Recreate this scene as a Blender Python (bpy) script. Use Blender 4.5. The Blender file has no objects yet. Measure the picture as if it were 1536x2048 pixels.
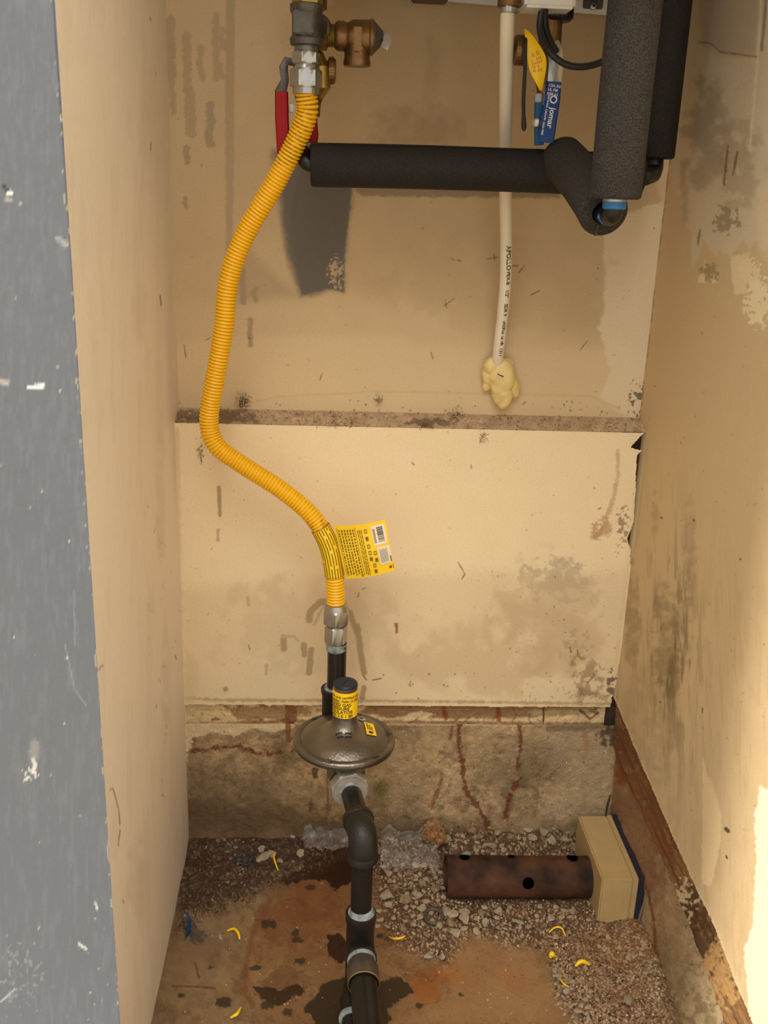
import bpy, bmesh, math, random
import numpy as np
from math import sin, cos, pi, radians, sqrt
from mathutils import Vector, Matrix, noise as mnoise

random.seed(7)
rng = np.random.RandomState(11)
S = bpy.context.scene
COL = S.collection

# ------------------------------------------------------------------ camera
FPX = 2000.0
PITCH, YAW, ROLL = radians(18.4), radians(3.3), radians(2.0)
CAM = np.array([0.0, -1.36, 1.02])
cF = np.array([sin(YAW)*cos(PITCH), cos(YAW)*cos(PITCH), -sin(PITCH)])
_R = np.array([cos(YAW), -sin(YAW), 0.0]); _U = np.cross(_R, cF)
cR = _R*cos(ROLL) + _U*sin(ROLL); cU = _U*cos(ROLL) - _R*sin(ROLL)
cam_d = bpy.data.cameras.new('camera'); cam = bpy.data.objects.new('camera', cam_d); COL.objects.link(cam)
cam_d.sensor_fit = 'VERTICAL'; cam_d.sensor_height = 36; cam_d.lens = 36*FPX/2048; cam_d.clip_start = 0.01
cam.matrix_world = Matrix(((cR[0], cU[0], -cF[0], CAM[0]), (cR[1], cU[1], -cF[1], CAM[1]), (cR[2], cU[2], -cF[2], CAM[2]), (0, 0, 0, 1)))
S.camera = cam

# ------------------------------------------------------------------ light
W = bpy.data.worlds.new('sky'); S.world = W; W.use_nodes = True
bg = W.node_tree.nodes['Background']; bg.inputs[0].default_value = (1.0, 0.955, 0.885, 1); bg.inputs[1].default_value = 0.98
sd = bpy.data.lights.new('sun', 'SUN'); sun = bpy.data.objects.new('sun', sd); COL.objects.link(sun)
sd.energy = 3.2; sd.angle = radians(11); sd.color = (1.0, 0.93, 0.80)
SUN_DIR = Vector((0.66, 0.055, -0.42)).normalized()
sun.rotation_euler = SUN_DIR.to_track_quat('-Z', 'Y').to_euler(); sun.location = (-2, -1, 2)
# bright lobe added to the sky as a lamp, high in front of the closet
_nt = W.node_tree; _N = _nt.nodes; _K = _nt.links
SKY_DIR = Vector((-0.22, -2.0, 2.5)).normalized()
_g = _N.new('ShaderNodeTexCoord'); _d = _N.new('ShaderNodeVectorMath'); _d.operation = 'DOT_PRODUCT'; _d.inputs[1].default_value = SKY_DIR; _K.new(_g.outputs['Generated'], _d.inputs[0])
_m = _N.new('ShaderNodeMath'); _m.operation = 'MAXIMUM'; _m.inputs[1].default_value = 0; _K.new(_d.outputs['Value'], _m.inputs[0])
_p = _N.new('ShaderNodeMath'); _p.operation = 'POWER'; _p.inputs[1].default_value = 30; _K.new(_m.outputs[0], _p.inputs[0])
_s = _N.new('ShaderNodeMath'); _s.operation = 'MULTIPLY_ADD'; _s.inputs[1].default_value = 6.6; _s.inputs[2].default_value = 0.98; _K.new(_p.outputs[0], _s.inputs[0]); _K.new(_s.outputs[0], bg.inputs[1])
S.view_settings.view_transform = 'Standard'; S.view_settings.look = 'None'
S.view_settings.gamma = 1; S.view_settings.use_curve_mapping = False
S.view_settings.exposure = 0.18

# ------------------------------------------------------------------ coordinates
def at(x, y, Y=None, X=None, Z=None):
    """point of the place seen in that direction, on the plane Y= / X= / Z="""
    d = cF*FPX + cR*(x-768) - cU*(y-1024)
    if Y is not None: t = (Y-CAM[1])/d[1]
    elif X is not None: t = (X-CAM[0])/d[0]
    else: t = (Z-CAM[2])/d[2]
    return Vector(CAM + d*t)
def dep(p): return float((np.array(p)-CAM) @ cF)
def mm(px, p): return px*dep(p)/FPX
def pixof(co):
    d = co - CAM; z = d @ cF
    return 768 + FPX*(d @ cR)/z, 1024 - FPX*(d @ cU)/z

# ------------------------------------------------------------------ colour / noise
def lin(c):
    c = np.asarray(c, float)/255.0
    return np.where(c <= 0.04045, c/12.92, ((c+0.055)/1.055)**2.4)
def L4(*c): return tuple(float(v) for v in lin(c)) + (1.0,)
_T = rng.rand(256, 256)
def vn(x, y):
    xi = np.floor(x).astype(int); yi = np.floor(y).astype(int)
    fx = x-xi; fy = y-yi; fx = fx*fx*(3-2*fx); fy = fy*fy*(3-2*fy)
    a = _T[xi & 255, yi & 255]; b = _T[(xi+1) & 255, yi & 255]; c = _T[xi & 255, (yi+1) & 255]; d = _T[(xi+1) & 255, (yi+1) & 255]
    return (a*(1-fx)+b*fx)*(1-fy) + (c*(1-fx)+d*fx)*fy
def fbm(x, y, o=4):
    s = 0; a = .5; t = 0
    for i in range(o):
        s = s + a*vn(x*2**i+17.3*i, y*2**i+9.1*i); t += a; a *= .55
    return s/t
def sstep(a, b, x):
    t = np.clip((x-a)/(b-a), 0, 1); return t*t*(3-2*t)
def poly_sd(px, py, P):
    """signed distance to polygon, negative inside"""
    d = np.full(px.shape, 1e18); ins = np.zeros(px.shape, bool); n = len(P)
    for i in range(n):
        ax, ay = P[i]; bx, by = P[(i+1) % n]
        ex, ey = bx-ax, by-ay; wx, wy = px-ax, py-ay
        t = np.clip((wx*ex+wy*ey)/max(ex*ex+ey*ey, 1e-9), 0, 1)
        d = np.minimum(d, (wx-ex*t)**2 + (wy-ey*t)**2)
        if ay != by:
            c = ((ay > py) != (by > py)) & (px < (bx-ax)*(py-ay)/(by-ay)+ax)
            ins ^= c
    d = np.sqrt(d); return np.where(ins, -d, d)
def line_d(px, py, P):
    d = np.full(px.shape, 1e18)
    for i in range(len(P)-1):
        ax, ay = P[i]; bx, by = P[i+1]
        ex, ey = bx-ax, by-ay; wx, wy = px-ax, py-ay
        t = np.clip((wx*ex+wy*ey)/max(ex*ex+ey*ey, 1e-9), 0, 1)
        d = np.minimum(d, (wx-ex*t)**2 + (wy-ey*t)**2)
    return np.sqrt(d)
class Paint:
    """albedo of a painted, stained surface; patch outlines are in photo pixels, mapped onto the real surface"""
    def __init__(s, x, y, base):
        s.x, s.y = x, y; s.c = np.tile(lin(base), (len(x), 1)); s.w = np.zeros(len(x)); s.h = np.zeros(len(x))
        s.n1 = fbm(x/9, y/9, 4)-.5; s.n2 = fbm(x/45+50, y/45+50, 4)-.5; s.n3 = fbm(x/3+90, y/3+20, 2)-.5
    def mix(s, m, col):
        c = lin(col); s.c = s.c*(1-m[:, None]) + c*m[:, None]
    def _box(s, P, pad):
        xs = [p[0] for p in P]; ys = [p[1] for p in P]
        return np.nonzero((s.x > min(xs)-pad) & (s.x < max(xs)+pad) & (s.y > min(ys)-pad) & (s.y < max(ys)+pad))[0]
    def poly(s, P, col, a=1, soft=2, rag=6, wet=0, h=0, n2=0):
        i = s._box(P, soft+rag*2+20)
        if len(i) == 0: return
        d = poly_sd(s.x[i], s.y[i], P) + s.n1[i]*rag*2 + s.n3[i]*rag*.5 + s.n2[i]*n2
        m = a*(1-sstep(-soft, soft, d)); c = lin(col)
        s.c[i] = s.c[i]*(1-m[:, None]) + c*m[:, None]
        s.w[i] = np.maximum(s.w[i]*(1-m), wet*m) if wet else s.w[i]
        s.h[i] += h*m
    def line(s, P, wd, col, a=1, soft=1.5, rag=2, wet=0, h=0):
        i = s._box(P, wd+soft+rag*2+6)
        if len(i) == 0: return
        d = line_d(s.x[i], s.y[i], P) + s.n1[i]*rag*2 + s.n3[i]*rag
        m = a*(1-sstep(wd-soft, wd+soft, d)); c = lin(col)
        s.c[i] = s.c[i]*(1-m[:, None]) + c*m[:, None]; s.h[i] += h*m
    def blotch(s, cx, cy, rx, ry, col, a=1, th=.5, sc=14, seed=0, soft=.08):
        i = s._box([(cx-rx, cy-ry), (cx+rx, cy+ry)], 4)
        if len(i) == 0: return
        r = ((s.x[i]-cx)/rx)**2 + ((s.y[i]-cy)/ry)**2
        n = fbm(s.x[i]/sc+seed*7.7, s.y[i]/sc+seed*3.1, 4)
        m = a*sstep(th-soft, th+soft, n + .35*(1-r) - .2)*(1-sstep(.6, 1, r)); c = lin(col)
        s.c[i] = s.c[i]*(1-m[:, None]) + c*m[:, None]
    def var(s, amt, sc=40, tint=None):
        n = fbm(s.x/sc+3, s.y/sc+8, 5)-.5; s.c *= (1+amt*2*n)[:, None]
    def specks(s, n, box, col, r=(1, 2.5), a=.8, dash=False, seed=1):
        q = random.Random(seed)
        for k in range(n):
            x, y = q.uniform(box[0], box[2]), q.uniform(box[1], box[3]); rr = q.uniform(*r)
            rr *= .8
            if dash:
                an = q.uniform(-1.9, 1.9); l = rr*q.uniform(2, 6); m = (x+cos(an)*l+q.uniform(-3, 3), y+sin(an)*l)
                s.line([(x, y), m, (m[0]+q.uniform(-4, 4), m[1]+q.uniform(-4, 4))], rr*.45, col, a, 1.0, .3)
            else: s.line([(x, y), (x+.1, y+q.uniform(0, 2))], rr, col, a, 1.0, .8)

# ------------------------------------------------------------------ materials
def nmat(name):
    m = bpy.data.materials.new(name); m.use_nodes = True; nt = m.node_tree
    return m, nt, nt.nodes['Principled BSDF']
def mat(name, col, rough=.5, metal=0, var=.12, scale=60, bump=.0, bscale=300, spec=.5, col2=None, stretch=None):
    m, nt, b = nmat(name); N = nt.nodes; K = nt.links
    tc = N.new('ShaderNodeTexCoord'); mp = N.new('ShaderNodeMapping'); K.new(tc.outputs['Object'], mp.inputs[0])
    if stretch: mp.inputs['Scale'].default_value = stretch
    nz = N.new('ShaderNodeTexNoise'); nz.inputs['Scale'].default_value = scale; nz.inputs['Detail'].default_value = 6; K.new(mp.outputs[0], nz.inputs[0])
    rp = N.new('ShaderNodeValToRGB'); c = L4(*col)
    rp.color_ramp.elements[0].position = .3; rp.color_ramp.elements[1].position = .7
    if col2: rp.color_ramp.elements[0].color = c; rp.color_ramp.elements[1].color = L4(*col2)
    else:
        rp.color_ramp.elements[0].color = tuple(v*(1-var) for v in c[:3])+(1,); rp.color_ramp.elements[1].color = tuple(min(1, v*(1+var)) for v in c[:3])+(1,)
    K.new(nz.outputs[0], rp.inputs[0]); K.new(rp.outputs[0], b.inputs['Base Color'])
    b.inputs['Roughness'].default_value = rough; b.inputs['Metallic'].default_value = metal; b.inputs['Specular IOR Level'].default_value = spec
    if bump:
        n2 = N.new('ShaderNodeTexNoise'); n2.inputs['Scale'].default_value = bscale; n2.inputs['Detail'].default_value = 4; K.new(tc.outputs['Object'], n2.inputs[0])
        bp = N.new('ShaderNodeBump'); bp.inputs['Strength'].default_value = bump; bp.inputs['Distance'].default_value = .002; K.new(n2.outputs[0], bp.inputs['Height']); K.new(bp.outputs[0], b.inputs['Normal'])
    return m
def surf_mat(name, rough=.75, fine=.08, fscale=500, bump=.15, bscale=180, spec=.35, dist=.002):
    """painted surface: colour attribute 'Col', wetness 'Wet', with fine procedural grain"""
    m, nt, b = nmat(name); N = nt.nodes; K = nt.links
    a = N.new('ShaderNodeAttribute'); a.attribute_name = 'Col'; w = N.new('ShaderNodeAttribute'); w.attribute_name = 'Wet'
    tc = N.new('ShaderNodeTexCoord'); nz = N.new('ShaderNodeTexNoise'); nz.inputs['Scale'].default_value = fscale; nz.inputs['Detail'].default_value = 5; K.new(tc.outputs['Object'], nz.inputs[0])
    mr = N.new('ShaderNodeMapRange'); mr.inputs[1].default_value = .3; mr.inputs[2].default_value = .7; mr.inputs[3].default_value = 1-fine; mr.inputs[4].default_value = 1+fine; K.new(nz.outputs[0], mr.inputs[0])
    mx = N.new('ShaderNodeVectorMath'); mx.operation = 'SCALE'; K.new(a.outputs['Color'], mx.inputs[0]); K.new(mr.outputs[0], mx.inputs['Scale']); K.new(mx.outputs[0], b.inputs['Base Color'])
    r = N.new('ShaderNodeMapRange'); r.inputs[3].default_value = rough; r.inputs[4].default_value = .16; K.new(w.outputs['Fac'], r.inputs[0]); K.new(r.outputs[0], b.inputs['Roughness'])
    b.inputs['Specular IOR Level'].default_value = spec
    n2 = N.new('ShaderNodeTexNoise'); n2.inputs['Scale'].default_value = bscale; n2.inputs['Detail'].default_value = 5; K.new(tc.outputs['Object'], n2.inputs[0])
    bp = N.new('ShaderNodeBump'); bp.inputs['Strength'].default_value = bump; bp.inputs['Distance'].default_value = dist; K.new(n2.outputs[0], bp.inputs['Height']); K.new(bp.outputs[0], b.inputs['Normal'])
    return m
M_drywall = surf_mat('painted drywall', .62, .05, 420, .25, 160, dist=.0012)
M_smooth = surf_mat('smooth painted board', .55, .025, 120, .08, 60)
M_gray = surf_mat('grey gloss paint', .42, .03, 300, .12, 120, .5)
M_conc = surf_mat('old concrete', .85, .22, 700, .6, 420, .3, .003)
M_floor = surf_mat('stained concrete floor', .75, .14, 600, .35, 350, .4)
M_wood = surf_mat('weathered wood', .8, .15, 300, .5, 150)

# ------------------------------------------------------------------ mesh building
class MB:
    def __init__(s): s.v = []; s.f = []
    def add(s, vs, fs):
        o = len(s.v); s.v += [Vector(p) for p in vs]; s.f += [tuple(i+o for i in f) for f in fs]; return s
    def box(s, c, sz, R=None, bev=0):
        bm = bmesh.new(); bmesh.ops.create_cube(bm, size=1); bmesh.ops.scale(bm, vec=sz, verts=bm.verts)
        if bev: bmesh.ops.bevel(bm, geom=bm.edges, offset=bev, segments=2, affect='EDGES')
        R = R or Matrix.Identity(3); bm.verts.index_update()
        vs = [R @ v.co + Vector(c) for v in bm.verts]; fs = [[v.index for v in f.verts] for f in bm.faces]; bm.free()
        return s.add(vs, fs)
    def sweep(s, pts, rad, n=24, cap=True, ang0=0, closed=False, sq=None):
        """tube through pts with radius list"""
        pts = [Vector(p) for p in pts]; N = len(pts)
        if not hasattr(rad, '__len__'): rad = [rad]*N
        T = [(pts[min(i+1, N-1)]-pts[max(i-1, 0)]).normalized() for i in range(N)]
        a = Vector((0, 0, 1)) if abs(T[0].z) < .9 else Vector((1, 0, 0))
        u = T[0].cross(a).normalized(); vs = []
        for i in range(N):
            u = (u - T[i]*u.dot(T[i])).normalized(); w = T[i].cross(u)
            for k in range(n):
                an = ang0 + 2*pi*k/n; vs.append(pts[i] + (u*cos(an)+w*sin(an))*rad[i])
        fs = [(i*n+k, i*n+(k+1) % n, (i+1)*n+(k+1) % n, (i+1)*n+k) for i in range(N-1) for k in range(n)]
        if cap: fs.append(tuple(range(n))[::-1]); fs.append(tuple((N-1)*n+k for k in range(n)))
        return s.add(vs, fs)
    def lathe(s, c, axis, prof, n=40, ang0=0):
        """prof: (distance along axis, radius)"""
        ax = Vector(axis).normalized(); c = Vector(c)
        a = Vector((0, 0, 1)) if abs(ax.z) < .9 else Vector((0, -1, 0))
        u = ax.cross(a).normalized(); w = ax.cross(u); vs = []
        for d, r in prof:
            for k in range(n):
                an = ang0+2*pi*k/n; vs.append(c + ax*d + (u*cos(an)+w*sin(an))*r)
        N = len(prof)
        fs = [(i*n+k, i*n+(k+1) % n, (i+1)*n+(k+1) % n, (i+1)*n+k) for i in range(N-1) for k in range(n)]
        fs.append(tuple(range(n))[::-1]); fs.append(tuple((N-1)*n+k for k in range(n)))
        return s.add(vs, fs)
    def hexnut(s, c, axis, h, r, rot=.3, n=6):
        """hexagonal prism with chamfered corners"""
        ax = Vector(axis).normalized(); c = Vector(c)
        a = Vector((0, 0, 1)) if abs(ax.z) < .9 else Vector((0, -1, 0))
        u = ax.cross(a).normalized(); w = ax.cross(u); vs = []; K = n*6; ri = r*cos(pi/n)
        for lvl in range(6):
            d = [0, .01, .09, .91, .99, 1][lvl]*h
            for k in range(K):
                an = rot + 2*pi*k/K; loc = ((2*pi*k/K) % (2*pi/n)) - pi/n; rr = ri/cos(loc)
                if lvl in (0, 5): rr = min(rr, ri*.93)
                elif lvl in (1, 4): rr = min(rr, ri*1.0)
                elif rr > ri*1.10: rr = rr*.995
                vs.append(c + ax*d + (u*cos(an)+w*sin(an))*rr)
        fs = [(i*K+k, i*K+(k+1) % K, (i+1)*K+(k+1) % K, (i+1)*K+k) for i in range(5) for k in range(K)]
        fs.append(tuple(range(K))[::-1]); fs.append(tuple(5*K+k for k in range(K)))
        return s.add(vs, fs)
    def sheet(s, fn, nu, nv, th=.0006):
        """thin solid sheet: fn(u,v)->point"""
        g = [[Vector(fn(i/nu, j/nv)) for j in range(nv+1)] for i in range(nu+1)]; vs = []; n1 = (nu+1)*(nv+1)
        nr = []
        for i in range(nu+1):
            for j in range(nv+1):
                du = g[min(i+1, nu)][j]-g[max(i-1, 0)][j]; dv = g[i][min(j+1, nv)]-g[i][max(j-1, 0)]
                nn = du.cross(dv); nn = nn.normalized() if nn.length > 0 else Vector((0, -1, 0)); nr.append(nn)
        fl = [p for r in g for p in r]; vs = [p+q*th/2 for p, q in zip(fl, nr)] + [p-q*th/2 for p, q in zip(fl, nr)]
        I = lambda i, j: i*(nv+1)+j
        fs = []
        for i in range(nu):
            for j in range(nv):
                q = (I(i, j), I(i+1, j), I(i+1, j+1), I(i, j+1)); fs.append(q); fs.append(tuple(k+n1 for k in q[::-1]))
        for i in range(nu):
            for j in (0, nv):
                a, b = I(i, j), I(i+1, j); fs.append((a, a+n1, b+n1, b) if j == 0 else (b, b+n1, a+n1, a))
        for j in range(nv):
            for i in (0, nu):
                a, b = I(i, j), I(i, j+1); fs.append((b, b+n1, a+n1, a) if i == 0 else (a, a+n1, b+n1, b))
        return s.add(vs, fs)
def base_of(vs):
    xs = [v.x for v in vs]; ys = [v.y for v in vs]; zs = [v.z for v in vs]
    return Vector(((min(xs)+max(xs))/2, (min(ys)+max(ys))/2, min(zs)))
WPOS = {}
def obj(name, mb, m, parent=None, ang=35, label=None):
    """one mesh object; vertices arrive in world coordinates"""
    off = WPOS[parent.name] if parent else base_of(mb.v)
    me = bpy.data.meshes.new(name); me.from_pydata([tuple(v-off) for v in mb.v], [], mb.f); me.materials.append(m)
    me.validate(); me.update()
    if ang:
        me.polygons.foreach_set('use_smooth', [True]*len(me.polygons)); me.set_sharp_from_angle(angle=radians(ang))
    o = bpy.data.objects.new(name, me); COL.objects.link(o); WPOS[o.name] = off
    if parent: o.parent = parent
    else: o.location = off
    if label: o['label'] = label
    return o
def tag(o, label, cat, group=None, kind=None):
    o['label'] = label; o['category'] = cat
    if group: o['group'] = group
    if kind: o['kind'] = kind
    return o
def thing(name, loc, label, cat, group=None):
    o = bpy.data.objects.new(name, None); COL.objects.link(o); o.location = loc; WPOS[o.name] = Vector(loc); o.empty_display_size = .02
    return tag(o, label, cat, group)
def bez(pts, n=12):
    """Catmull-Rom through points"""
    P = [Vector(p) for p in pts]; P = [P[0]*2-P[1]] + P + [P[-1]*2-P[-2]]; out = []
    for i in range(1, len(P)-2):
        for k in range(n):
            t = k/n; a, b, c, d = P[i-1], P[i], P[i+1], P[i+2]
            out.append(.5*((2*b)+(c-a)*t+(2*a-5*b+4*c-d)*t*t+(3*b-a-3*c+d)*t**3))
    out.append(P[-2]); return out
def resample(pts, step):
    out = [pts[0].copy()]; acc = 0
    for a, b in zip(pts, pts[1:]):
        l = (b-a).length
        if l < 1e-9: continue
        t = step-acc
        while t <= l: out.append(a.lerp(b, t/l)); t += step
        acc = l-(t-step)
    return out
def surf_grid(name, pos, nu, nv, paint, m, disp=None, mask=None, kind='structure', label=None, smooth=True):
    """dense surface: pos(u,v arrays)->(N,3); paint(px,py)->Paint; disp(P,co)->displacement vectors"""
    u, v = np.meshgrid(np.linspace(0, 1, nu), np.linspace(0, 1, nv), indexing='ij'); u = u.ravel(); v = v.ravel()
    co = pos(u, v); px, py = pixof(co); Pn = paint(px, py, co)
    if disp is not None: co = co + disp(Pn, co, px, py)
    I = np.arange(nu*nv).reshape(nu, nv)
    q = np.stack([I[:-1, :-1], I[1:, :-1], I[1:, 1:], I[:-1, 1:]], -1).reshape(-1, 4)
    if mask is not None:
        mk = mask(px, py, co); q = q[mk[q].all(1)]
    me = bpy.data.meshes.new(name); off = co.min(0); me.vertices.add(len(co)); me.vertices.foreach_set('co', (co-off).ravel())
    me.loops.add(q.size); me.loops.foreach_set('vertex_index', q.ravel()); me.polygons.add(len(q))
    me.polygons.foreach_set('loop_start', np.arange(len(q))*4); me.polygons.foreach_set('loop_total', np.full(len(q), 4))
    me.polygons.foreach_set('use_smooth', np.ones(len(q), bool)); me.update(calc_edges=True); me.validate()
    a = me.color_attributes.new('Col', 'FLOAT_COLOR', 'POINT'); c4 = np.ones((len(co), 4)); c4[:, :3] = np.clip(Pn.c, 0.002, .95); a.data.foreach_set('color', c4.ravel())
    w = me.attributes.new('Wet', 'FLOAT', 'POINT'); w.data.foreach_set('value', np.clip(Pn.w, 0, 1))
    me.materials.append(m); o = bpy.data.objects.new(name, me); COL.objects.link(o); o.location = off; WPOS[o.name] = Vector(off)
    if kind: o['kind'] = kind
    if label: o['label'] = label
    return o
def quadpos(p00, p10, p01, p11):
    p00, p10, p01, p11 = [np.array(p, float) for p in (p00, p10, p01, p11)]
    def f(u, v):
        u = u[:, None]; v = v[:, None]; return p00*(1-u)*(1-v)+p10*u*(1-v)+p01*(1-u)*v+p11*u*v
    return f
def text_mesh(body, size, align='LEFT', bold=.018):
    cu = bpy.data.curves.new('txt', 'FONT'); cu.body = body; cu.size = size; cu.align_x = align; cu.resolution_u = 2; cu.offset = bold*size
    o = bpy.data.objects.new('txt', cu); COL.objects.link(o); bpy.context.view_layer.update()
    me = bpy.data.meshes.new_from_object(o.evaluated_get(bpy.context.evaluated_depsgraph_get()))
    vs = [v.co.copy() for v in me.vertices]; fs = [tuple(p.vertices) for p in me.polygons]
    bpy.data.objects.remove(o); bpy.data.curves.remove(cu); bpy.data.meshes.remove(me); return vs, fs

# ------------------------------------------------------------------ constants of the room
XL, XR, YU, YP, YC, YF = -.214, .445, .035, -.008, -.004, -.51
CREAM = (226, 205, 168); TAN = (206, 180, 138); DRIP = (172, 150, 116)

# ================================================================== SETTING
# ---- upper back wall (recessed above the ledge)
def paint_upper(x, y, co):
    p = Paint(x, y, (196, 171, 131)); p.var(.09, 90)
    p.poly([(310, 600), (480, 606), (600, 592), (700, 585), (820, 600), (1000, 640), (1230, 690), (1400, 700), (1400, 900), (310, 900)], (214, 190, 148), .5, 26, 6)
    p.poly([(310, 690), (500, 672), (800, 670), (830, 690), (1240, 700), (1400, 700), (1400, 900), (310, 900)], (222, 199, 158), .4, 12, 4)  # lighter lower wall: the edge of the heater's shadow is painted in
    p.poly([(1205, 440), (1400, 380), (1400, 900), (1240, 826), (1200, 795), (1222, 745), (1196, 655), (1208, 620), (1210, 560)], (224, 205, 170), .85, 4, 5)
    p.poly([(1290, 300), (1420, 0), (1420, 420), (1330, 420)], (214, 190, 150), .8, 6, 5)
    # dark grey primer patch with scraped edges
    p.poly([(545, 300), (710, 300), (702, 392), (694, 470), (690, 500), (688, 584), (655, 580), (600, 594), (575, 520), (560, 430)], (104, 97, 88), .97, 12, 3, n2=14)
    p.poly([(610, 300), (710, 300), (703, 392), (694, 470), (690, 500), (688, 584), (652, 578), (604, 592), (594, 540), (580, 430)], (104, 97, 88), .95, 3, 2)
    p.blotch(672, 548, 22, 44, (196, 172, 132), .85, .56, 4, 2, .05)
    p.poly([(700, 370), (1120, 375), (1120, 396), (860, 394), (720, 392)], (128, 112, 88), .75, 4, 4)  # shade below the horizontal foam sleeve, painted as a dark band
    p.poly([(470, 480), (480, 480), (560, 560), (600, 592), (475, 604)], (164, 144, 112), .55, 14, 5)
    p.poly([(452, -30), (470, -30), (468, 300), (466, 440), (462, 560), (452, 560), (450, 200)], DRIP, .85, 2.5, 2)
    for (cx, y0, y1, w) in [(342, 40, 150, 9), (345, 90, 225, 6), (373, 70, 180, 9), (402, 95, 155, 7), (380, 185, 265, 11), (374, 295, 325, 6), (371, 396, 412, 4), (432, 30, 155, 7),
                            (446, 60, 95, 6), (443, 130, 155, 5), (421, 210, 240, 8), (420, 252, 288, 8), (500, 640, 690, 5), (484, 540, 605, 6), (510, 580, 600, 5)]:
        p.line([(cx, y0), (cx+random.uniform(-3, 3), (y0+y1)/2), (cx+2, y1)], w, (160, 142, 112) if y0 > 200 else DRIP, .85, 2.2, 4.5)
    p.poly([(855, 60), (880, 100), (870, 240), (840, 260), (850, 150)], (176, 150, 112), .5, 14, 8)
    p.blotch(830, 270, 120, 80, (150, 126, 92), .45, .5, 40, 4, .28); p.blotch(610, 60, 60, 60, (190, 150, 110), .3, .5, 25, 5)
    p.blotch(1000, 560, 300, 120, (188, 162, 120), .4, .45, 40, 8, .15)
    p.line([(400, 826), (560, 793), (760, 783), (1180, 792), (1240, 818)], 2.2, (204, 172, 124), .6, 2, 1.5)
    for P_ in [[(915, 520), (922, 522)], [(975, 518), (998, 514)], [(988, 508), (990, 522)], [(1025, 531), (1035, 532)], [(890, 600), (893, 616)], [(888, 612), (908, 597)], [(845, 455), (846, 458)],
               [(905, 518), (907, 520)], [(1038, 545), (1050, 530)], [(1062, 590), (1078, 582)], [(1160, 700), (1175, 682)], [(645, 745), (640, 760)], [(862, 705), (866, 718)], [(412, 680), (420, 676)], [(368, 690), (372, 715)], [(1308, 456), (1309, 458)], [(498, 676), (501, 678)]]:
        p.line(P_, 1.0, (70, 54, 40), .75, 1, .6)
    p.specks(34, (340, 400, 1290, 820), (110, 88, 62), (.8, 1.4), .5, True, 3); p.specks(36, (340, 0, 1290, 820), (90, 70, 50), (.8, 1.5), .6, False, 4)
    p.line([(1385, 0), (1383, 100), (1366, 240), (1352, 400), (1338, 440), (1330, 520), (1320, 640)], 1.4, (90, 70, 48), .8, 1, 1.5, h=0)
    p.line([(1368, 60), (1362, 250), (1350, 340)], 5, (168, 146, 112), .6, 3, 3)
    p.blotch(1285, 800, 40, 60, (70, 52, 36), .8, .62, 7, 3, .04); p.specks(60, (340, 795, 1290, 832), (92, 70, 50), (.8, 2), .8, False, 8)
    return p
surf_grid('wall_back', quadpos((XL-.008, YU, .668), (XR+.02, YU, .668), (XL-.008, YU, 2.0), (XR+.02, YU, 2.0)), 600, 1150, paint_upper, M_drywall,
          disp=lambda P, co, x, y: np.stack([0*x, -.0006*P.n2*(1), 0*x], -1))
# ---- ledge of dust on top of the lower panel
zb = at(780, 826, Y=YU).z; zf = at(780, 855, Y=YP).z
def paint_ledge(x, y, co):
    p = Paint(x, y, (190, 162, 130)); p.var(.4, 10); p.specks(200, (350, 822, 1290, 862), (110, 86, 64), (1, 2.4), .6, False, 5); p.specks(160, (350, 822, 1290, 860), (214, 192, 160), (.7, 1.6), .7, False, 6)
    p.blotch(420, 840, 120, 26, (120, 100, 80), .8, .42, 10, 2); p.blotch(850, 846, 60, 14, (110, 90, 70), .8, .45, 8, 3); return p
def pos_ledge(u, v):
    x = XL-.004+(XR-XL+.008)*u; vv = v
    return np.stack([x, YU+(YP-YU)*vv, zb+.001+(zf-zb)*vv - .002*np.sin(pi*vv)*0], -1)
surf_grid('trim_1', pos_ledge, 450, 40, paint_ledge, M_conc, disp=lambda P, co, x, y: np.stack([0*x, 0*x, .004*(P.n1)*np.sin(pi*np.clip((YU-co[:, 1])/(YU-YP), 0, 1))], -1), label='dusty ledge along the top of the lower panel')
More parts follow.
